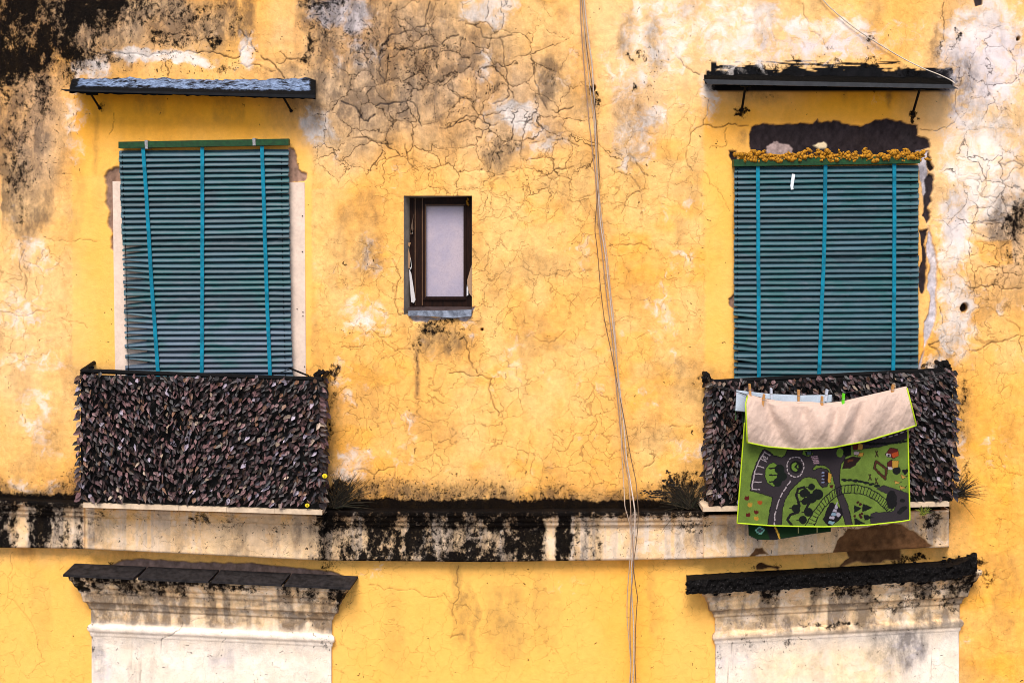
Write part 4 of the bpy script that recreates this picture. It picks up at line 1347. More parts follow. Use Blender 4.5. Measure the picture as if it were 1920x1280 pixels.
# ------------------------------------------------------------------ blinds
def blind(name_label, loc, y0, y1, pitch, left, right, straps, headrail, clips, broken, tints):
    root = empty('slatted_blind', W(*loc), name_label, 'blind', 'teal slatted blinds')
    prof = [(-1.2, -.012), (2.4, -.006), (2.8, .014), (5.2, .024), (8.6, .031), (9.9, .031), (10.4, .024), (10.3, -.010)]
    V, F, T = [], [], []
    n = int((y1 - y0) / pitch)
    r = random.Random(5)
    for i in range(n):
        y = y0 + i * pitch
        tt = i / n
        xl = np.interp(y, [p[1] for p in left], [p[0] for p in left]) + r.uniform(-1, 1)
        xr = np.interp(y, [p[1] for p in right], [p[0] for p in right]) + r.uniform(-1, 1)
        st = np.interp(y, [p[1] for p in straps[0]], [p[0] for p in straps[0]])
        st3 = np.interp(y, [p[1] for p in straps[2]], [p[0] for p in straps[2]])
        slope = headrail[2]
        drop, twist = 0, 0
        q = broken(y, r)
        if q:
            drop, twist = q
        dr = r.uniform(-1, 1) * .8
        xsn = [xl, xl + 1.5, (xl + st) / 2, st - 6, st + 3] + list(np.linspace(st + 20, st3 - 8, 8)) + [st3 + 4, xr - 1.5, xr]
        tint = tints(y, r)
        o = len(V)
        tilt = r.uniform(-.022, .022)
        sagr = r.uniform(-1.2, 1.4)
        for x in xsn:
            el = max(0, (st - 4 - x) / (st - xl))
            er = max(0, (x - st3) / (xr - st3))
            mid = math.sin(math.pi * min(1, max(0, (x - st) / (st3 - st))))
            yy = y + slope * (x - (xl + xr) / 2) * (1 - tt) + drop * el + dr * er * 1.5 + tilt * (x - st) * .25 + sagr * mid * .6
            endc = 1.0 if xsn[0] < x < xsn[-1] else .72
            for (py, d) in prof:
                k = endc * (1 - twist * el)
                V.append(W(x, yy + 5 + (py - 5) * k, .036 + d * (1 - .5 * twist * el)))
                sh = 1 + .10 * (fbm(np.array([x / 30]), np.array([y / 9.0]), 4, 3)[0] - .5)
                T.append(tuple(c * sh for c in tint))
        m, k = len(xsn), len(prof)
        for a in range(m - 1):
            for c in range(k):
                c2 = (c + 1) % k
                F.append((o + a * k + c, o + a * k + c2, o + (a + 1) * k + c2, o + (a + 1) * k + c))
        F.append(tuple(o + c for c in range(k)))
        F.append(tuple(o + (m - 1) * k + c for c in range(k))[::-1])
    mesh('slats', V, F, M['slat'], root, attrs={'tint': np.array(T)})
    # lacing cord by the slat ends
    for off, side in ((6, left), (-14, right)):
        c = MB()
        line = []
        for i in range(n - 1):
            y = y0 + i * pitch
            x = np.interp(y, [p[1] for p in side], [p[0] for p in side]) + off
            line += [W(x, y + 3.6, .050), W(x, y + 9.2, .056), W(x, y + 9.8, .070), W(x, y + 12.5, .066)]
        c.tube(line, .0026, 5)
        c.build('lacing_cord', M['black_iron'], root)
    for sp in straps:
        s = MB()
        pts = wobble(sp, .004, 3, 3)
        w = 3.4
        for a, e in zip(pts[:-1], pts[1:]):
            s.slab([(a[0] - w, a[1]), (e[0] - w, e[1]), (e[0] + w, e[1]), (a[0] + w, a[1])], .064, .073)
        s.build('strap', M['strap'], root)
    h = MB()
    h.slab(headrail[0], headrail[1], .085)
    hr = h.build('head_rail', M['rail_green'], root)
    for (x, y0_, y1_) in clips:
        k = MB()
        k.slab([(x - 3, y0_), (x - 2.2, y1_), (x + 3.2, y1_), (x + 2.6, y0_)], .0, .092)
        k.build('clip', M['steel'], root)
    return root


def tint_left(y, r):
    t = sst(480, 700, np.array([y]))[0]
    a = np.array(srgb(50, 80, 90)) * (1 - t) + np.array(srgb(78, 92, 108)) * t
    return tuple(a * r.uniform(.5, 1.1))


def tint_right(y, r):
    a = np.array(srgb(52, 84, 94))
    return tuple(a * r.uniform(.5, 1.05))


def broken_left(y, r):
    if 455 < y < 680 and r.random() < .82:
        return (r.uniform(-6, 6), r.uniform(.45, .75))
    return None


def broken_right(y, r):
    if 560 < y < 610 or 618 < y < 650 or 665 < y < 690:
        return (r.uniform(-6, 1), r.uniform(.0, .35))
    return None


blind('teal slatted blind with slanting tapes and bent slat ends, between two pale boards', (382, 940, .04), 282, 940, 10.45,
      [(223, 280), (229, 440), (235, 700), (236, 960)], [(541, 278), (544, 500), (549, 700), (550, 960)],
      [[(268, 276), (276, 400), (286, 560), (296, 700), (308, 930)], [(379, 276), (379, 500), (378, 700), (378, 930)], [(491, 274), (496, 440), (502, 600), (506, 700), (512, 930)]],
      ([(222, 266), (222, 278), (541, 272), (541, 260)], .03, -.012), [(274, 263, 279), (476, 259, 273)], broken_left, tint_left)
rb = blind('teal slatted blind under orange foam, above the hanging play mats', (1550, 940, .04), 312, 940, 10.5,
           [(1377, 310), (1376, 560), (1377, 960)], [(1722, 308), (1722, 700), (1722, 960)],
           [[(1421, 312), (1422, 500), (1423, 700), (1424, 930)], [(1548, 309), (1545, 480), (1540, 600), (1536, 700), (1530, 930)], [(1677, 307), (1677, 500), (1675, 700), (1674, 930)]],
           ([(1376, 299), (1376, 312), (1725, 306), (1725, 292)], .0, -.012), [], broken_right, tint_right)
tp = MB()
tp.slab([(1485, 326), (1482, 348), (1487, 353), (1491, 327)], .070, .072)
tp.slab([(1482, 348), (1483, 356), (1488, 355), (1487, 350)], .071, .073)
tp.build('tape_strip', M['tape'], rb)


# ------------------------------------------------------------------ leaf screens
def leaf_screen(label, loc, corners, foot, lean, seed, knots, dark):
    """corners: front top edge polyline; foot: front bottom edge polyline (photo px)."""
    root = empty('leaf_screen', W(*loc), label, 'leaf screen', 'leaf screens tied round the balconies')
    r = random.Random(seed)
    d0 = FRONT + .02
    tx = [p[0] for p in corners]
    x0, x1 = tx[0], tx[-1]
    ty = lambda x: np.interp(x, tx, [p[1] for p in corners])
    by = lambda x: np.interp(x, [p[0] for p in foot], [p[1] for p in foot])
    # netting: front and two sides
    m = MB()
    n = 16
    for i in range(n):
        a, c = x0 + (x1 - x0) * i / n, x0 + (x1 - x0) * (i + 1) / n
        m.slab([(a, ty(a)), (a, by(a)), (c, by(c)), (c, ty(c))], d0 - .012, d0 - .004)
    for x in (x0, x1):
        p, q = W(x, ty(x), d0), W(x, by(x), d0)
        s = .006
        m.hexa([(p[0] - s, -d0, q[2]), (p[0] + s, -d0, q[2]), (p[0] + s, -d0, p[2]), (p[0] - s, -d0, p[2]), (p[0] - s, -.03, q[2]), (p[0] + s, -.03, q[2]), (p[0] + s, -.03, p[2]), (p[0] - s, -.03, p[2])])
    m.build('netting', M['mat'], root)
    V, F, T = [], [], []

    def leaf(c, L, w, roll, pitch, yaw, tint):
        # local: base at the top, tip down; ridge folded
        fold = r.uniform(.1, .5) * w
        curl = r.uniform(-.15, .3) * L
        lob = r.uniform(.2, .42)
        pts = [(0, 0, 0), (-w * .5, -L * .30, fold * .8), (-w * lob, -L * .70, fold * .4 + curl * .5), (w * r.uniform(-.15, .15), -L, curl), (w * r.uniform(.2, .42), -L * .66, fold * .4 + curl * .5), (w * .5, -L * .26, fold * .8), (0, -L * .45, 0.0 + curl * .2)]
        cr, sr, cp, sp, cyw, syw = math.cos(roll), math.sin(roll), math.cos(pitch), math.sin(pitch), math.cos(yaw), math.sin(yaw)
        o = len(V)
        for (x, z, y) in pts:
            y = -y if fold < 0 else y * -1
            # pitch: swing tip outwards (towards -y)
            y2 = y * cp + z * sp
            z2 = -y * sp * .0 + z * cp
            x2, z3 = x * cr - z2 * sr, x * sr + z2 * cr
            x4, y4 = x2 * cyw - y2 * syw, x2 * syw + y2 * cyw
            V.append((c[0] + x4, c[1] + y4, c[2] + z3))
            T.append(tint)
        F.extend([(o, o + 1, o + 6), (o + 1, o + 2, o + 6), (o + 2, o + 3, o + 6), (o + 3, o + 4, o + 6), (o + 4, o + 5, o + 6), (o + 5, o, o + 6)])

    def tint():
        k = r.random()
        if k < .07:
            c = srgb(186, 160, 136)
        elif k < .15:
            c = srgb(180, 164, 176)  # pale lavender leaves: sky glints put into the tint
        elif k < .30:
            c = srgb(124, 88, 66)
        elif k < .80:
            c = srgb(128, 92, 90)
        else:
            c = srgb(78, 58, 56)
        f = (r.uniform(.04, .2) if r.random() < .5 else r.uniform(.35, 1.25)) * dark
        return tuple(q * f for q in c)
    row = 0
    y = -4
    H = 262
    while y < H:
        x = x0 - 3 + (5 if row % 2 else 0)
        while x < x1 + 4:
            t = (x - x0) / (x1 - x0)
            top, bot = ty(min(max(x, x0), x1)), by(min(max(x, x0), x1))
            py = top + 3 + y + r.gauss(0, 1.5)
            if py < bot - 9:
                ln = lean(t) + r.gauss(0, .24)
                for rep in range(1 if r.random() < .55 else 2):
                    dd = d0 + r.uniform(0, .03)
                    leaf(W(x + r.gauss(0, 2.2), py + rep * r.uniform(-5, 5), dd), r.choice((1, 1, 1, 1.35)) * r.uniform(9, 14) * S, r.uniform(5, 8.5) * S, ln + rep * r.uniform(-.8, .8), r.uniform(.1, 1.0), r.gauss(0, .6), tint())
            x += 7.8
        y += 9.0
        row += 1
    # the two sides, and loose leaves that break the outline
    for x, sgn in ((x0, -1), (x1, 1)):
        yy = ty(x) + 2
        while yy < by(x) - 8:
            for k in range(7):
                d = d0 * (k + .5) / 7 + r.uniform(-.02, .02)
                p = W(x, yy + r.gauss(0, 3), d0)
                leaf((p[0] + sgn * r.uniform(.0, .02), -d, p[2]), r.uniform(12, 19) * S, r.uniform(7, 11) * S, sgn * r.uniform(.1, .9), r.uniform(-.1, .4), sgn * r.uniform(.8, 1.6), tint())
            leaf(W(x + sgn * 1, yy, d0 + .01), 16 * S, 9 * S, sgn * r.uniform(.4, 1.3), .2, sgn * .4, tint())
            yy += 9.5
    mesh('leaves', V, F, M['leaf'], root, attrs={'tint': np.array(T)})
    for (x, y_, d, rr, cnt) in knots:
        k = MB()
        for i in range(cnt):
            p = W(x + r.gauss(0, rr * .55), y_ + r.gauss(0, rr * .45), d + r.uniform(-.03, .03))
            k.lump(p, rr * S * r.uniform(.45, .75), i + int(x), rough=.5)
        k.build('binding', M['black_iron'], root)
    return root


leaf_screen('brown leaf screen with nothing hung on it, round the left balcony', (382, 950, FRONT),
            [(153, 702), (300, 706), (450, 710), (597, 714)], [(154, 941), (598, 955)],
            lambda t: .55 if t < .42 else (-.1 if t < .5 else -.65), 3, [(170, 696, .22, 6, 14), (158, 699, .22, 4.5, 6), (596, 704, .2, 7, 12), (582, 709, .22, 4, 6)], 1.0)
leaf_screen('darker brown leaf screen behind the hanging play mats on the right balcony', (1555, 950, FRONT),
            [(1338, 716), (1450, 714), (1600, 706), (1784, 694)], [(1338, 949), (1776, 939)],
            lambda t: -.25 if t < .3 else .6, 9, [(1326, 710, .18, 7, 10), (1770, 690, .22, 9, 14), (1776, 700, .22, 6, 8), (1345, 717, .26, 4, 6)], .62)

# ------------------------------------------------------------------ washing: play mats, line, pegs
HANG = FRONT + .20


def mat_picture(X, Y):
    """Printed street map; X, Y measured over the mat in its own drawing units."""
    n = X.size
    g = fbm(X / 60, Y / 60, 3)
    C = np.tile(np.array(srgb(136, 164, 64)), (n, 1)) * (0.65 + .65 * g[:, None])
    road, ink, white = srgb(66, 56, 60), srgb(20, 16, 18), srgb(226, 206, 206)

    def put(mask, c):
        C[mask > .5] = c

    def fill(pts, c, outline=0):
        s = boxed(X, Y, pts, 12, lambda x, y: sdf(x, y, pts), 99.0)
        if outline:
            C[s < outline] = ink
        C[s < 0] = c

    def line(pts, w, c):
        s = boxed(X, Y, pts, w + 2, lambda x, y: segdist(x, y, pts), 99.0)
        C[s < w / 2] = c

    def disc(x, y, r, c, ry=None):
        C[((X - x) / r) ** 2 + ((Y - y) / (ry or r)) ** 2 < 1] = c

    def dash(pts, w, c, on=24, gap=18):
        acc = 0
        for (x0, y0), (x1, y1) in zip(pts[:-1], pts[1:]):
            L = math.hypot(x1 - x0, y1 - y0)
            t = (-acc) % (on + gap) if acc else 0
            t = 0
            while t < L:
                e = min(L, t + on)
                line([(x0 + (x1 - x0) * t / L, y0 + (y1 - y0) * t / L), (x0 + (x1 - x0) * e / L, y0 + (y1 - y0) * e / L)], w, c)
                t += on + gap
    fill([(265, 548), (300, 565), (330, 595), (400, 612), (430, 590), (440, 540), (445, 480), (700, 480), (890, 480), (880, 620), (852, 660), (840, 760), (850, 860), (900, 960), (945, 1150), (900, 1150), (860, 1010), (820, 880), (800, 780), (770, 700), (730, 665), (660, 665), (628, 695), (640, 715), (690, 690), (740, 700), (765, 730), (745, 830), (710, 838), (690, 810), (660, 770), (610, 753), (570, 760), (520, 800), (460, 860), (420, 930), (400, 1000), (390, 1150), (285, 1150), (300, 1060), (325, 910), (155, 860), (165, 760), (190, 680), (225, 600), (252, 552)], road, 6)
    G = srgb(132, 168, 60)
    fill([(300, 660), (330, 648), (400, 690), (412, 760), (380, 822), (330, 832), (285, 800), (265, 750), (275, 690)], G, 5)
    for (x, y, r) in ((378, 700, 38), (396, 752, 38), (362, 800, 34)):
        disc(x, y, r, srgb(10, 26, 14))
    for y in (690, 745, 795):
        line([(300, y), (370, y)], 12, ink)
    disc(500, 680, 82, road)
    disc(505, 682, 48, srgb(16, 14, 15))
    disc(498, 680, 26, G, 34)
    line([(515, 665), (500, 680), (515, 695)], 12, ink)
    for i in range(16):
        a = i * math.pi / 8
        line([(500 + 65 * math.cos(a), 680 + 78 * math.sin(a)), (500 + 65 * math.cos(a + .2), 680 + 78 * math.sin(a + .2))], 8, white)
    line([(262, 566), (225, 625), (190, 710), (172, 790), (165, 852)], 8, white)
    for a, c in (((262, 566), (306, 592)), ((165, 852), (226, 857)), ((178, 795), (236, 798)), ((184, 733), (243, 738)), ((202, 672), (256, 686)), ((232, 618), (278, 640))):
        line([a, c], 7, white)
    disc(253, 600, 7, white)
    line([(258, 604), (272, 604), (274, 616)], 5, white)
    for i in range(10):
        a = i * math.pi / 6 - .6
        disc(272 + 15 * math.cos(a), 610 + 15 * math.sin(a), 3.2, white)
    dash([(460, 792), (400, 880), (362, 970), (342, 1060), (335, 1150)], 9, white, 34, 22)
    for i in range(5):
        line([(626 + i * 5, 602 + i * 13), (668 + i * 4, 598 + i * 13)], 8, srgb(224, 180, 190))
    # upper right road and hedge
    line([(1020, 500), (1150, 488), (1280, 450), (1420, 400)], 84, ink)
    line([(1020, 500), (1150, 488), (1280, 450), (1420, 400)], 74, road)
    dash([(1175, 458), (1270, 436), (1370, 398)], 8, white, 26, 24)
    for i in range(12):
        disc(1050 + i * 29, 502 + 16 * math.sin(i / 11 * 2.2) - i * 3.2, 17, srgb(14, 14, 12), 10)
    for i in range(8):
        disc(880 + i * 42, 782 + i * i * 1.3, 24, srgb(16, 20, 14), 11)
    # railway
    inn = [(640, 1150), (680, 1060), (740, 980), (800, 920), (860, 890), (950, 882), (1040, 897), (1120, 940), (1180, 990), (1212, 1028)]
    out = [(575, 1140), (640, 1030), (710, 930), (790, 860), (860, 825), (960, 818), (1060, 840), (1150, 890), (1210, 940), (1250, 1010)]
    line(inn, 8, ink)
    line(out, 8, ink)

    def along(p, t):
        f = t * (len(p) - 1)
        i = min(int(f), len(p) - 2)
        f -= i
        return (p[i][0] + (p[i + 1][0] - p[i][0]) * f, p[i][1] + (p[i + 1][1] - p[i][1]) * f)
    for i in range(35):
        t = i / 34
        line([along(inn, t), along(out, t)], 6, ink)
    fill([(1130, 850), (1190, 825), (1260, 850), (1330, 870), (1400, 900), (1400, 1150), (1300, 1130), (1085, 1130), (1085, 1045), (1120, 1035), (1220, 1032), (1262, 1020), (1290, 960), (1230, 895)], road, 4)
    disc(1245, 935, 42, srgb(14, 12, 13), 72)
    for (x, y) in ((1330, 940), (1325, 1015), (1345, 1000), (1310, 1030)):
        disc(x, y, 22, srgb(16, 14, 15), 16)
    # copse, winding wall
    line([(480, 1140), (440, 1090), (460, 1050), (520, 1030), (530, 980), (508, 900), (520, 850), (565, 838), (605, 880), (615, 950), (590, 990)], 20, ink)
    for (x, y, r) in ((625, 835, 27), (568, 885, 33), (575, 947, 28), (672, 892, 42), (628, 922, 38), (602, 1030, 36), (505, 1002, 32), (560, 1090, 32)):
        disc(x, y, r, srgb(8, 20, 11))
        line([(x - r - 16, y), (x, y)], 9, ink)
    # chapel
    fill([(718, 1085), (768, 965), (790, 962), (862, 1010), (868, 1045), (835, 1095), (760, 1140), (742, 1120)], srgb(22, 16, 22), 4)
    for i in range(4):
        fill([(762 + i * 14, 1082 - i * 28), (800 + i * 9, 1086 - i * 26), (806 + i * 9, 1066 - i * 26), (770 + i * 14, 1060 - i * 28)], srgb(212, 200, 214) if i != 1 else srgb(160, 190, 210))
    fill([(762, 1095), (805, 1108), (790, 1128), (758, 1120)], srgb(150, 186, 196))
    disc(832, 1050, 17, srgb(206, 196, 210))
    line([(820, 990), (824, 955)], 9, srgb(206, 196, 210))
    # firs and berries
    for p in ([(955, 975), (1015, 1002), (958, 1035)], [(1020, 965), (1105, 995), (1020, 1028)], [(1030, 1045), (1112, 1072), (1035, 1098)], [(958, 1072), (1050, 1122), (958, 1130)]):
        fill(p, srgb(12, 20, 12))
    for (x, y) in ((985, 955), (1005, 970), (960, 1060), (1000, 1050), (1018, 1042), (1010, 1068)):
        disc(x, y, 11, srgb(70, 16, 16))
    for (x, y, c) in ((125, 922, (112, 22, 16)), (198, 1030, (112, 22, 16)), (135, 1050, (112, 22, 16)), (225, 955, (204, 92, 30)), (150, 974, (226, 172, 60)), (197, 1078, (226, 172, 60))):
        disc(x, y + 3, 18, srgb(*c), 15)
        for o in (-12, 0, 12):
            fill([(x + o - 7, y), (x + o, y - 20), (x + o + 7, y)], srgb(*c))
    # houses, paddock, tents
    fill([(1200, 582), (1235, 535), (1290, 545), (1302, 590), (1262, 612), (1215, 602)], srgb(112, 26, 18), 4)
    fill([(1242, 578), (1296, 560), (1302, 590), (1256, 612)], srgb(212, 84, 28))
    fill([(1204, 574), (1236, 584), (1236, 606), (1206, 598)], srgb(230, 214, 214))
    disc(1222, 592, 9, ink)
    disc(1285, 708, 32, srgb(12, 14, 12))
    fill([(1212, 650), (1250, 625), (1255, 690), (1215, 694)], srgb(104, 26, 20), 4)
    fill([(1250, 630), (1302, 635), (1296, 682), (1253, 690)], srgb(236, 178, 66), 3)
    fill([(1214, 678), (1252, 684), (1250, 700), (1222, 700)], srgb(230, 214, 214))
    line([(1125, 635), (1205, 695), (1196, 772), (1114, 692), (1125, 635)], 22, srgb(20, 10, 6))
    line([(1125, 635), (1205, 695), (1196, 772), (1114, 692), (1125, 635)], 12, srgb(98, 48, 20))
    for (x, y) in ((1130, 580), (1078, 760), (1128, 792)):
        line([(x - 8, y - 22), (x + 10, y + 20)], 10, srgb(60, 30, 16))
        line([(x + 8, y - 22), (x - 10, y + 20)], 8, srgb(60, 30, 16))
    for (x, y) in ((1335, 756), (1285, 800), (1325, 840)):
        fill([(x - 16, y - 12), (x + 26, y), (x - 10, y + 16)], srgb(238, 184, 84), 3)
        line([(x + 24, y), (x + 38, y - 8)], 5, ink)
    for (x, y) in ((1340, 712), (1362, 712), (1350, 728)):
        disc(x, y, 13, srgb(12, 14, 12))
    # village by the fork, small shop
    fill([(870, 520), (930, 500), (935, 590), (890, 605), (868, 580)], srgb(14, 14, 12))
    disc(845, 570, 26, G, 34)
    fill([(868, 695), (885, 625), (950, 600), (1005, 610), (965, 665), (925, 690)], srgb(44, 18, 14), 3)
    fill([(905, 625), (950, 622), (945, 640), (905, 645)], srgb(110, 56, 24))
    fill([(988, 500), (1022, 505), (1018, 545), (985, 545)], srgb(232, 172, 70), 3)
    fill([(990, 570), (1028, 575), (1022, 598), (985, 598)], srgb(232, 172, 70), 3)
    fill([(945, 510), (985, 505), (982, 545), (948, 548)], srgb(112, 30, 22), 3)
    fill([(952, 562), (998, 562), (990, 585), (955, 588)], srgb(216, 190, 190), 3)
    fill([(702, 712), (752, 722), (756, 800), (704, 816)], srgb(40, 18, 24))
    for y in (725, 750, 775, 800):
        line([(708, y), (720, y)], 12, srgb(150, 160, 190))
    fill([(756, 722), (780, 735), (772, 802), (752, 800)], srgb(236, 178, 66), 3)
    fill([(560, 555), (620, 552), (640, 580), (600, 600), (555, 585)], G, 4)
    fill([(575, 560), (630, 556), (630, 585), (585, 592)], srgb(24, 24, 28))
    fill([(590, 566), (622, 560), (622, 582), (594, 586)], srgb(92, 108, 120))
    fill([(765, 822), (795, 822), (790, 845), (768, 845)], srgb(90, 26, 20))
    return C * 0.47


def sheet(name, P, mat, parent, tint, th=.006):
    """P: (rows, cols, 3) world points of the front; gives it thickness."""
    nr, nc = P.shape[:2]
    back = P.copy()
    back[:, :, 1] += th
    V = np.concatenate([P.reshape(-1, 3), back.reshape(-1, 3)])
    F1, F2 = grid_faces(nr, nc, True), grid_faces(nr, nc) + nr * nc
    ring = np.array([j * nc for j in range(nr)] + [(nr - 1) * nc + i for i in range(1, nc)] + [j * nc + nc - 1 for j in range(nr - 2, -1, -1)] + list(range(nc - 2, 0, -1)))
    r2 = np.roll(ring, -1)
    F3 = np.stack([ring, ring + nr * nc, r2 + nr * nc, r2], -1)
    return mesh(name, V, np.concatenate([F1, F2, F3]), mat, parent, attrs={'tint': np.concatenate([tint, tint])}, smooth=True)


def binding(pts, rad, mat, parent, col):
    b = MB()
    b.tube(pts, rad, 8, col)
    return b.build('edge_binding', mat, parent, smooth=True, col=True)


LIME = srgb(176, 200, 22)
TOPX = [1398, 1403, 1432, 1465, 1520, 1545, 1580, 1640, 1700]
TOPY = [738, 740, 748, 753, 754, 757, 753, 739, 725]


def line_y(x):
    return np.interp(x, TOPX, TOPY)


mat_root = empty('play_mat', W(1550, 980, HANG), 'green children\'s play mat printed with roads, beige back folded over the front', 'play mat', 'play mats on the line')
# long printed part, behind the fold
nr, nc = 270, 430
v, u = np.meshgrid(np.linspace(0, 1, nr), np.linspace(0, 1, nc), indexing='ij')
lx = 1400 + (1382 - 1400) * v
rx = 1700 + (1706 - 1700) * v
mx = lx + (rx - lx) * u
foot = np.interp(u, [0, .2, .5, .75, .95, 1], [980, 985, 987, 984, 977, 974])
head = line_y(mx)
my = head + (foot - head) * v
md = HANG - .004 + .010 * np.sin(u * 9 + 1) * v + .012 * (fbm(u * 4 + 3, v * 3, 5) - .5) * 2 * v
md = md + .02 * sst(.9, 1.0, v) * np.sin(u * 5) * .3
Pm = WA(mx, my, md)
ux, uy = ((mx - 1370) * 4.128).ravel(), ((my - 710) * 4.128).ravel()
C = mat_picture(ux + 9 * (fbm(ux / 22, uy / 22, 15, 3) - .5), uy + 9 * (fbm(ux / 22, uy / 22, 19, 3) - .5))
sheet('printed_side', Pm, M['cloth'], mat_root, C, .008)
edge = [tuple(p) for p in Pm[60:, 0, :][::8]] + [tuple(p) for p in Pm[-1, ::8, :]] + [tuple(p) for p in Pm[60:, -1, :][::-8]]
edge = [(p[0], p[1] - .002, p[2]) for p in edge]
binding(edge, .0050, M['peg'], mat_root, LIME)
# the fold in front: beige back
nr, nc = 60, 200
v, u = np.meshgrid(np.linspace(0, 1, nr), np.linspace(0, 1, nc), indexing='ij')
flx = np.interp(v, [0, .2, 1], [1402, 1398, 1401])
frx = 1700 + (1718 - 1700) * v
qx = flx + (frx - flx) * u
ffoot = np.interp(u, [0, .12, .3, .5, .7, .9, 1], [829, 837, 842, 839, 827, 808, 797])
qy = line_y(qx) + (ffoot - line_y(qx)) * v
fold = np.zeros(qx.shape)
# soft drapes that start at the pegs and spread downwards
for (px, dirn, w, a) in ((1434, .38, 17, -.040), (1478, .30, 16, .022), (1500, .18, 18, -.030), (1545, .10, 20, .024), (1570, -.15, 12, -.020), (1600, -.40, 13, .026), (1625, -.42, 12, -.024), (1655, -.35, 18, .020), (1685, -.25, 16, -.016)):
    c = px + dirn * (qy - line_y(qx))
    fold += a * np.exp(-((qx - c) / (w * (.6 + .7 * v))) ** 2) * np.sin(math.pi * np.clip(v * .8 + .12, 0, 1))
fold += .016 * (fbm(qx / 22, qy / 34, 3) - .5) + .007 * (fbm(qx / 6 + qy / 14, qy / 16, 13, 3) - .5)
fd = HANG + .012 + (fold + .042 * np.sin(math.pi * np.clip(v * .8 + .12, 0, 1))) * 1.5 + .04 * v
fd[:6] = HANG + .006 + (fd[:6] - HANG - .006) * np.linspace(0, 1, 6)[:, None]
Pf = WA(qx, qy, fd)
sheet('folded_back', Pf, M['cloth'], mat_root, np.tile(np.array(srgb(206, 178, 160)), (nr * nc, 1)), .008)
e2 = [tuple(p) for p in Pf[2:, 0, :][::3]] + [tuple(p) for p in Pf[-1, ::5, :]] + [tuple(p) for p in Pf[2:, -1, :][::-3]]
binding([(p[0], p[1] - .002, p[2]) for p in e2], .0050, M['peg'], mat_root, LIME)
# the roll of cloth over the line
ro = MB()
ro.tube([(*W(x, line_y(np.array([x]))[0] + 1, HANG + .002),) for x in np.linspace(1402, 1700, 60)], .009, 10, srgb(206, 178, 160))
ro.build('fold', M['cloth'], mat_root, smooth=True, col=True)

# second mat, dark green with pale blue back
m2 = empty('play_mat', W(1470, 1005, HANG - .06), 'dark green play mat with pale blue back, mostly hidden behind the road-printed one', 'play mat', 'play mats on the line')
H2 = HANG - .06
nr, nc = 120, 120
v, u = np.meshgrid(np.linspace(0, 1, nr), np.linspace(0, 1, nc), indexing='ij')
sx = 1385 + (1404 - 1385) * v ** .6 + (1558 - 1385 - (1404 - 1385) * v ** .6) * u
sh = np.interp(sx, [1380, 1440, 1500, 1560], [732, 739, 741, 740])
sf = np.interp(u, [0, .1, .3, .55, .8, 1], [1003, 1011, 1012, 1006, 1000, 996])
sy = sh + (sf - sh) * v
C2 = np.tile(np.array(srgb(14, 44, 14)), (nr * nc, 1))
xx, yy = sx.ravel(), sy.ravel()


def mark(pts, w, c):
    C2[segdist(xx, yy, pts) < w] = c


mark([(1440, 980), (1447, 995), (1452, 1012)], 8, srgb(24, 20, 20))
mark([(1453, 988), (1459, 1000), (1462, 1012)], 1.4, srgb(226, 172, 60))
mark([(1424, 987), (1433, 993), (1426, 1001), (1416, 994), (1424, 987)], 1.0, srgb(130, 190, 170))
mark([(1424, 994), (1427, 994)], 3.5, srgb(70, 76, 76))
mark([(1497, 990), (1497, 998)], 1.2, srgb(190, 180, 120))
mark([(1532, 988), (1532, 996)], 1.2, srgb(190, 180, 120))
sheet('printed_side', WA(sx, sy, H2 - .004 + .01 * np.sin(u * 7)), M['cloth'], m2, C2, .008)
nr, nc = 30, 90
v, u = np.meshgrid(np.linspace(0, 1, nr), np.linspace(0, 1, nc), indexing='ij')
bx = 1381 - 2 * v + (1560 - 1381) * u
bh = np.interp(bx, [1380, 1440, 1500, 1560], [731, 738, 741, 740])
by_ = bh + 39 * v
bd = H2 + .010 + .012 * np.sin(u * 22 + v * 2) * v + .03 * v
sheet('folded_back', WA(bx, by_, bd), M['cloth'], m2, np.tile(np.array(srgb(176, 186, 196)), (nr * nc, 1)), .006)
sm_ = MB()
sm_.tube([W(1384, 735, H2 + .022), W(1395, 739, H2 + .028), W(1404, 744, H2 + .034)], .0022, 5, srgb(30, 24, 26))
sm_.build('seam', M['peg'], m2, col=True)
ts = MB()
ts.tube([W(1379, 769, H2 + .03), W(1380, 780, H2 + .03), W(1379, 787, H2 + .03)], [.002, .003, .006], 6, srgb(40, 80, 30))
ts.lump(W(1379, 768, H2 + .03), .006, 2, srgb(60, 110, 90))
ts.build('tassel', M['peg'], m2, col=True)

# clothes lines strung along the front of the railing
for (hd, pts, lab) in ((HANG, [(1332, 722), (1400, 739), (1465, 753), (1545, 756), (1640, 739), (1700, 725), (1776, 698)], 'thin dark clothes line carrying the large road-printed play mat'), (H2, [(1332, 719), (1381, 732), (1440, 739), (1560, 740), (1680, 722), (1776, 696)], 'thin dark clothes line carrying the blue-backed play mat')):
    c = MB()
    p3 = [W(x, y, hd) for x, y in pts]
    a, z = p3[0], p3[-1]
    p3 = [(a[0] + .01, -FRONT - .005, a[2] + .03)] + p3 + [(z[0] - .01, -FRONT - .005, z[2] + .03)]
    c.tube(p3, .0022, 5, (0.02, 0.02, 0.02))
    tag(c.build('clothes_line', M['cable'], None, loc=p3[0], col=True), lab, 'clothes line', 'clothes lines')

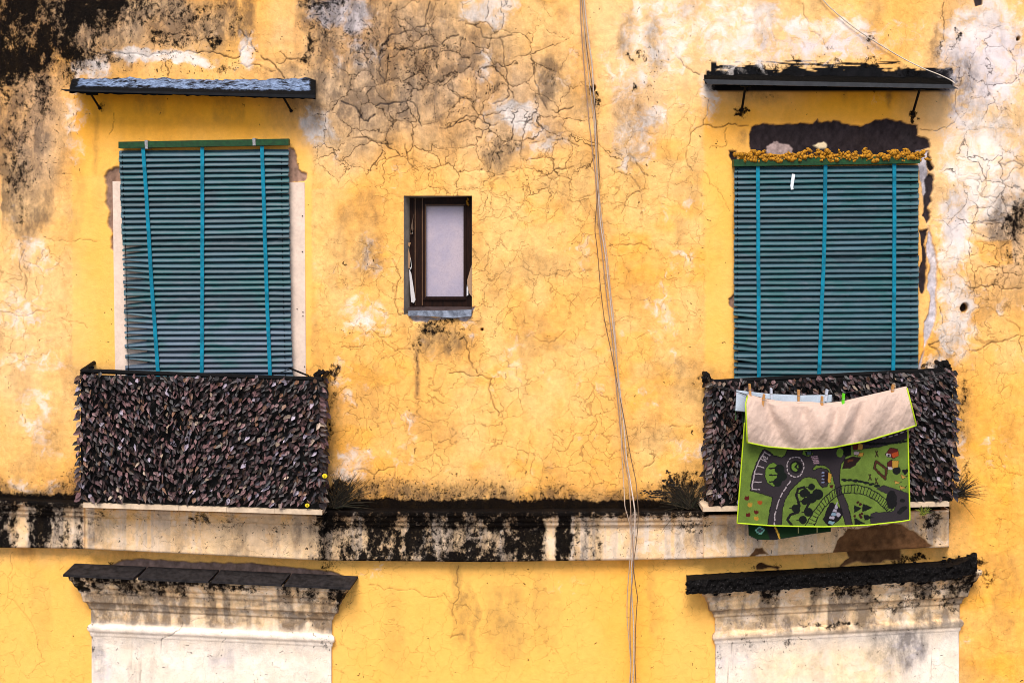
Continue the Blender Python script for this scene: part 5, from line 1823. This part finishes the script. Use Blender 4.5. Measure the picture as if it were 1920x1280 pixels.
WOOD, PWH, PGR = srgb(188, 134, 74), srgb(196, 200, 212), srgb(96, 205, 20)
for (x, y, a, c, d, lab) in (
        (1406, 731, .06, WOOD, HANG, 'wooden clothes peg at the mat\'s top left corner'),
        (1431, 750, -.16, WOOD, HANG + .02, 'tilted wooden clothes peg second from the left on the beige fold'),
        (1446, 739, .02, PWH, H2 + .02, 'white clothes peg on the pale blue mat nearest the left end'),
        (1497, 742, -.03, WOOD, H2 + .02, 'wooden clothes peg between the two white pegs on the pale blue mat'),
        (1541, 754, -.04, WOOD, HANG + .02, 'wooden clothes peg next to the bright green one'),
        (1549, 741, -.16, PWH, H2 + .02, 'white clothes peg at the right end of the pale blue mat'),
        (1581, 749, -.08, PGR, HANG + .02, 'bright green clothes peg'),
        (1673, 732, -.17, WOOD, HANG + .02, 'wooden clothes peg alone near the mat\'s right corner')):
    base_ = W(x, y, d)
    pr = empty('clothes_peg', base_, lab, 'clothes peg', 'clothes pegs on the line')
    ca, sa = math.cos(a), math.sin(a)
    for dy, nm in ((-.007, 'peg_half'), (.007, 'peg_half')):
        h = MB()
        prof = [(-.044, .0085), (-.02, .0095), (.01, .0095), (.044, .0075)]
        ring = []
        for (z, w) in prof:
            off = dy * (1 + (.6 if z > .02 else 0))
            for (sx_, sy_) in ((-1, -1), (1, -1), (1, 1), (-1, 1)):
                X0, Z0 = sx_ * w * .8, z
                ring.append((base_[0] + X0 * ca - Z0 * sa * -1 * -1, base_[1] + off + sy_ * .005, base_[2] + X0 * sa + Z0 * ca))
        fs = []
        for i in range(3):
            for k in range(4):
                k2 = (k + 1) % 4
                fs.append((i * 4 + k, i * 4 + k2, (i + 1) * 4 + k2, (i + 1) * 4 + k))
        fs += [(3, 2, 1, 0), (12, 13, 14, 15)]
        h.add(ring, fs, c)
        h.build(nm, M['peg'], pr, col=True)
    s_ = MB()
    s_.tube([(base_[0] - .009, base_[1] - .013, base_[2] + .004), (base_[0] + .009, base_[1] - .013, base_[2] + .004)], .002, 6, srgb(150, 145, 140))
    s_.build('spring', M['peg'], pr, col=True)

# ------------------------------------------------------------------ cables
MAIN = [(1090, -130), (1091, 0), (1096, 80), (1104, 160), (1112, 230), (1118, 330), (1126, 420), (1134, 480), (1141, 560), (1151, 650), (1158, 720), (1166, 790), (1172, 860), (1180, 920), (1185, 965), (1186, 1010), (1184, 1060), (1182, 1120), (1184, 1180), (1186, 1240), (1185, 1280), (1186, 1400)]


def spline(pts, m=6):
    out = []
    n = len(pts)
    for i in range(n - 1):
        p0, p1, p2, p3 = (np.array(pts[max(0, min(n - 1, i + k))], float) for k in (-1, 0, 1, 2))
        for j in range(m):
            t = j / m
            out.append(tuple(.5 * (2 * p1 + (p2 - p0) * t + (2 * p0 - 5 * p1 + 4 * p2 - p3) * t * t + (3 * p1 - p0 - 3 * p2 + p3) * t ** 3)))
    out.append(tuple(pts[-1]))
    return out


def cable_d(y):
    return float(np.interp(y, [-130, 600, 900, 945, 1060, 1150, 1400], [.03, .035, .10, .19, .175, .10, .06]))


for k, (offs, rad, c, lab) in enumerate((
        ([(-130, 2), (0, 3), (120, 7), (250, 2), (420, 0), (560, 2), (720, 2), (860, 2), (960, 4), (1060, 0), (1160, 3), (1280, 1), (1400, 0)], .0050, srgb(206, 184, 166), 'pale pink cable, thickest and brightest of the hanging bundle'),
        ([(-130, -2), (0, -2), (100, -3), (230, -5), (330, -1), (480, -3), (640, -1), (800, -3), (900, 1), (980, -2), (1060, 3), (1180, -2), (1280, -2), (1400, 0)], .0042, srgb(164, 132, 108), 'tan cable twisting round the pale pink one'),
        ([(-130, 0), (0, 0), (160, 4), (330, 4), (430, -8), (520, -9), (600, -8), (690, -2), (800, 4), (900, 10), (965, 8), (1060, 2), (1120, 9), (1180, 5), (1240, 3), (1280, 5), (1400, 3)], .0030, srgb(110, 84, 62), 'thin dark brown cable that bows away from the bundle'),
        ([(-130, 1), (0, 1), (200, 1), (400, 2), (600, 4), (760, 0), (870, -4), (950, -8), (1000, -1), (1080, -3), (1160, -5), (1250, -2), (1280, -3), (1400, 0)], .0032, srgb(190, 164, 142), 'thin beige cable lying over the belt moulding'))):
    pts = []
    for (x, y) in spline(MAIN, 5):
        o = 1.5 * float(np.interp(y, [p[0] for p in offs], [p[1] for p in offs]))
        pts.append(W(x + o, y, cable_d(y) + .004 * k))
    m = MB()
    m.tube(pts, rad, 7, c)
    tag(m.build('cable', M['cable'], None, loc=pts[-1], smooth=True, col=True), lab, 'cable', 'cables hanging down the wall')
m = MB()
cord = [W(x, y, d) for x, y, d in spline([(1500, -60, .02), (1543, 0, .02), (1580, 35, .02), (1610, 58, .022), (1650, 84, .024), (1690, 108, .03), (1730, 128, .10), (1760, 140, .20), (1783, 151, .23), (1790, 157, .262)], 5)]
m.tube(cord, .0042, 6, srgb(206, 190, 172))
tag(m.build('cord', M['cable'], None, loc=cord[-1], smooth=True, col=True), 'loose pale cord sloping down to the black canopy\'s right end', 'cord')


# ------------------------------------------------------------------ weeds and flowers
def tuft(px, py, d, n, spread, hgt, cols, label, seed, bias=0.0, heads=0, thin=.0022):
    r = random.Random(seed)
    m = MB()
    for i in range(n):
        b0 = np.array(W(px + r.gauss(0, spread * .35), py + r.uniform(-2, 3), d + r.uniform(-.03, .05)))
        an = r.gauss(bias, .55)
        L = hgt * S * r.uniform(.45, 1.0)
        bend = r.uniform(.1, .7) * (1 if an > 0 else -1)
        pts = []
        p = b0.copy()
        for j in range(6):
            pts.append(tuple(p))
            a = an + bend * j / 5
            p = p + np.array([math.sin(a), -.12 * r.uniform(0, 1), math.cos(a)]) * L / 5
        m.tube(pts, [thin, thin, thin * .9, thin * .8, thin * .6, thin * .3], 4, r.choice(cols), False)
    for i in range(heads):
        a = r.uniform(-1.1, .1) + bias
        L = hgt * S * r.uniform(.85, 1.25)
        b0 = np.array(W(px + r.gauss(0, 8), py - 6, d + .04))
        tip = b0 + np.array([math.sin(a) * L, -.02, math.cos(a) * L * .8])
        m.tube([tuple(b0), tuple(b0 + (tip - b0) * .5 + np.array([0, 0, .03])), tuple(tip)], .0022, 4, (.03, .02, .012), False)
        for k in range(16):
            q = b0 + (tip - b0) * (.62 + .42 * k / 15) + np.array([r.gauss(0, .006), r.gauss(0, .006), .02 - .03 * (k / 15) + r.gauss(0, .007)])
            m.lump(tuple(q), (.010, .004, .005), k, (.014, .011, .008), 6, 4)
    o = m.build('weed', M['grass'], None, loc=W(px, py, d), col=True)
    return tag(o, label, 'weed', 'weeds on the ledge')


DK = [(.014, .011, .008), (.03, .022, .012), (.05, .035, .018), (.02, .02, .01)]
tuft(632, 950, .10, 150, 22, 78, DK, 'dark wiry weed at the right foot of the left balcony', 2, .35)
tuft(1290, 952, .10, 190, 26, 66, DK, 'dark weed with feathery seed heads left of the right balcony', 4, -.25, 8)
tuft(1792, 930, .12, 110, 10, 56, DK, 'sparse dry weed at the right end of the right balcony', 6, .75, 0, .0017)
tuft(1732, 962, .36, 26, 8, 18, [(.16, .17, .02), (.07, .09, .02)], 'small yellow-green weed sprouting under the right leaf screen', 8, 0, 0, .003)
for (x, y, rr, lab) in ((609, 892, 5.0, 'larger yellow flower at the right edge of the left leaf screen'), (576, 947, 4.4, 'yellow flower low down on the left leaf screen, by the slab')):
    c = W(x, y, FRONT + .07)
    f = MB()
    for i in range(9):
        a = i * 2 * math.pi / 9
        f.lump((c[0] + rr * S * .6 * math.cos(a), c[1], c[2] + rr * S * .5 * math.sin(a)), (rr * S * .42, .004, rr * S * .36), i, (.80, .60, .01), 7, 5, .1)
    root = empty('flower', c, lab, 'flower', 'yellow flowers')
    f.build('petals', M['peg'], root, col=True)
    g = MB()
    g.lump((c[0], c[1] - .004, c[2]), rr * S * .3, 1, (.55, .36, .01), 7, 5, .1)
    g.tube([c, (c[0] - .005, c[1] + .04, c[2] - .04), (c[0] - .012, c[1] + .05, c[2] - .08)], .002, 5, (.03, .05, .01))
    g.build('stem', M['grass'], root, col=True)

# ------------------------------------------------------------------ street, sky, light, camera
g = MB()
g.add([(-300, -300, -.004), (300, -300, -.004), (300, 300, -.004), (-300, 300, -.004)], [(0, 1, 2, 3)])
tag(g.build('street', M['street']), kind='structure')

world = bpy.data.worlds.new('World')
scene.world = world
world.use_nodes = True
nt = world.node_tree
bg = nt.nodes['Background']
sky = nt.nodes.new('ShaderNodeTexSky')
sky.sky_type = 'NISHITA'
sky.sun_disc = False
ELEV, AZ = math.radians(54), math.radians(191)
sky.sun_elevation = ELEV
sky.sun_rotation = AZ
sky.air_density = 0.7
sky.dust_density = 2.0
sky.ozone_density = 1.0
nt.links.new(sky.outputs[0], bg.inputs[0])
bg.inputs[1].default_value = 0.105
sun = bpy.data.lights.new('sun', 'SUN')
sun.energy = 2.3
sun.angle = math.radians(28)
sun.color = (1.0, 0.965, 0.92)
so = bpy.data.objects.new('sun', sun)
from mathutils import Vector
dirv = Vector((math.sin(AZ) * math.cos(ELEV), math.cos(AZ) * math.cos(ELEV), math.sin(ELEV)))
so.rotation_euler = dirv.to_track_quat('Z', 'Y').to_euler()
so.location = (0, -5, 14)
link(so)

cam = bpy.data.cameras.new('camera')
co = bpy.data.objects.new('camera', cam)
co.location = (0, -D, ZE)
co.rotation_euler = (math.pi / 2, 0, 0)
cam.sensor_width = 36
cam.lens = 36 * D / (1920 * S)
cam.shift_y = -(640 - EY) / 1920
cam.clip_start = 0.1
cam.clip_end = 1000
link(co)
scene.camera = co
vs = scene.view_settings
vs.view_transform = 'Standard'
vs.look = 'None'
vs.gamma = 1
vs.exposure = 0.86
scene.cycles.filter_width = 0.95
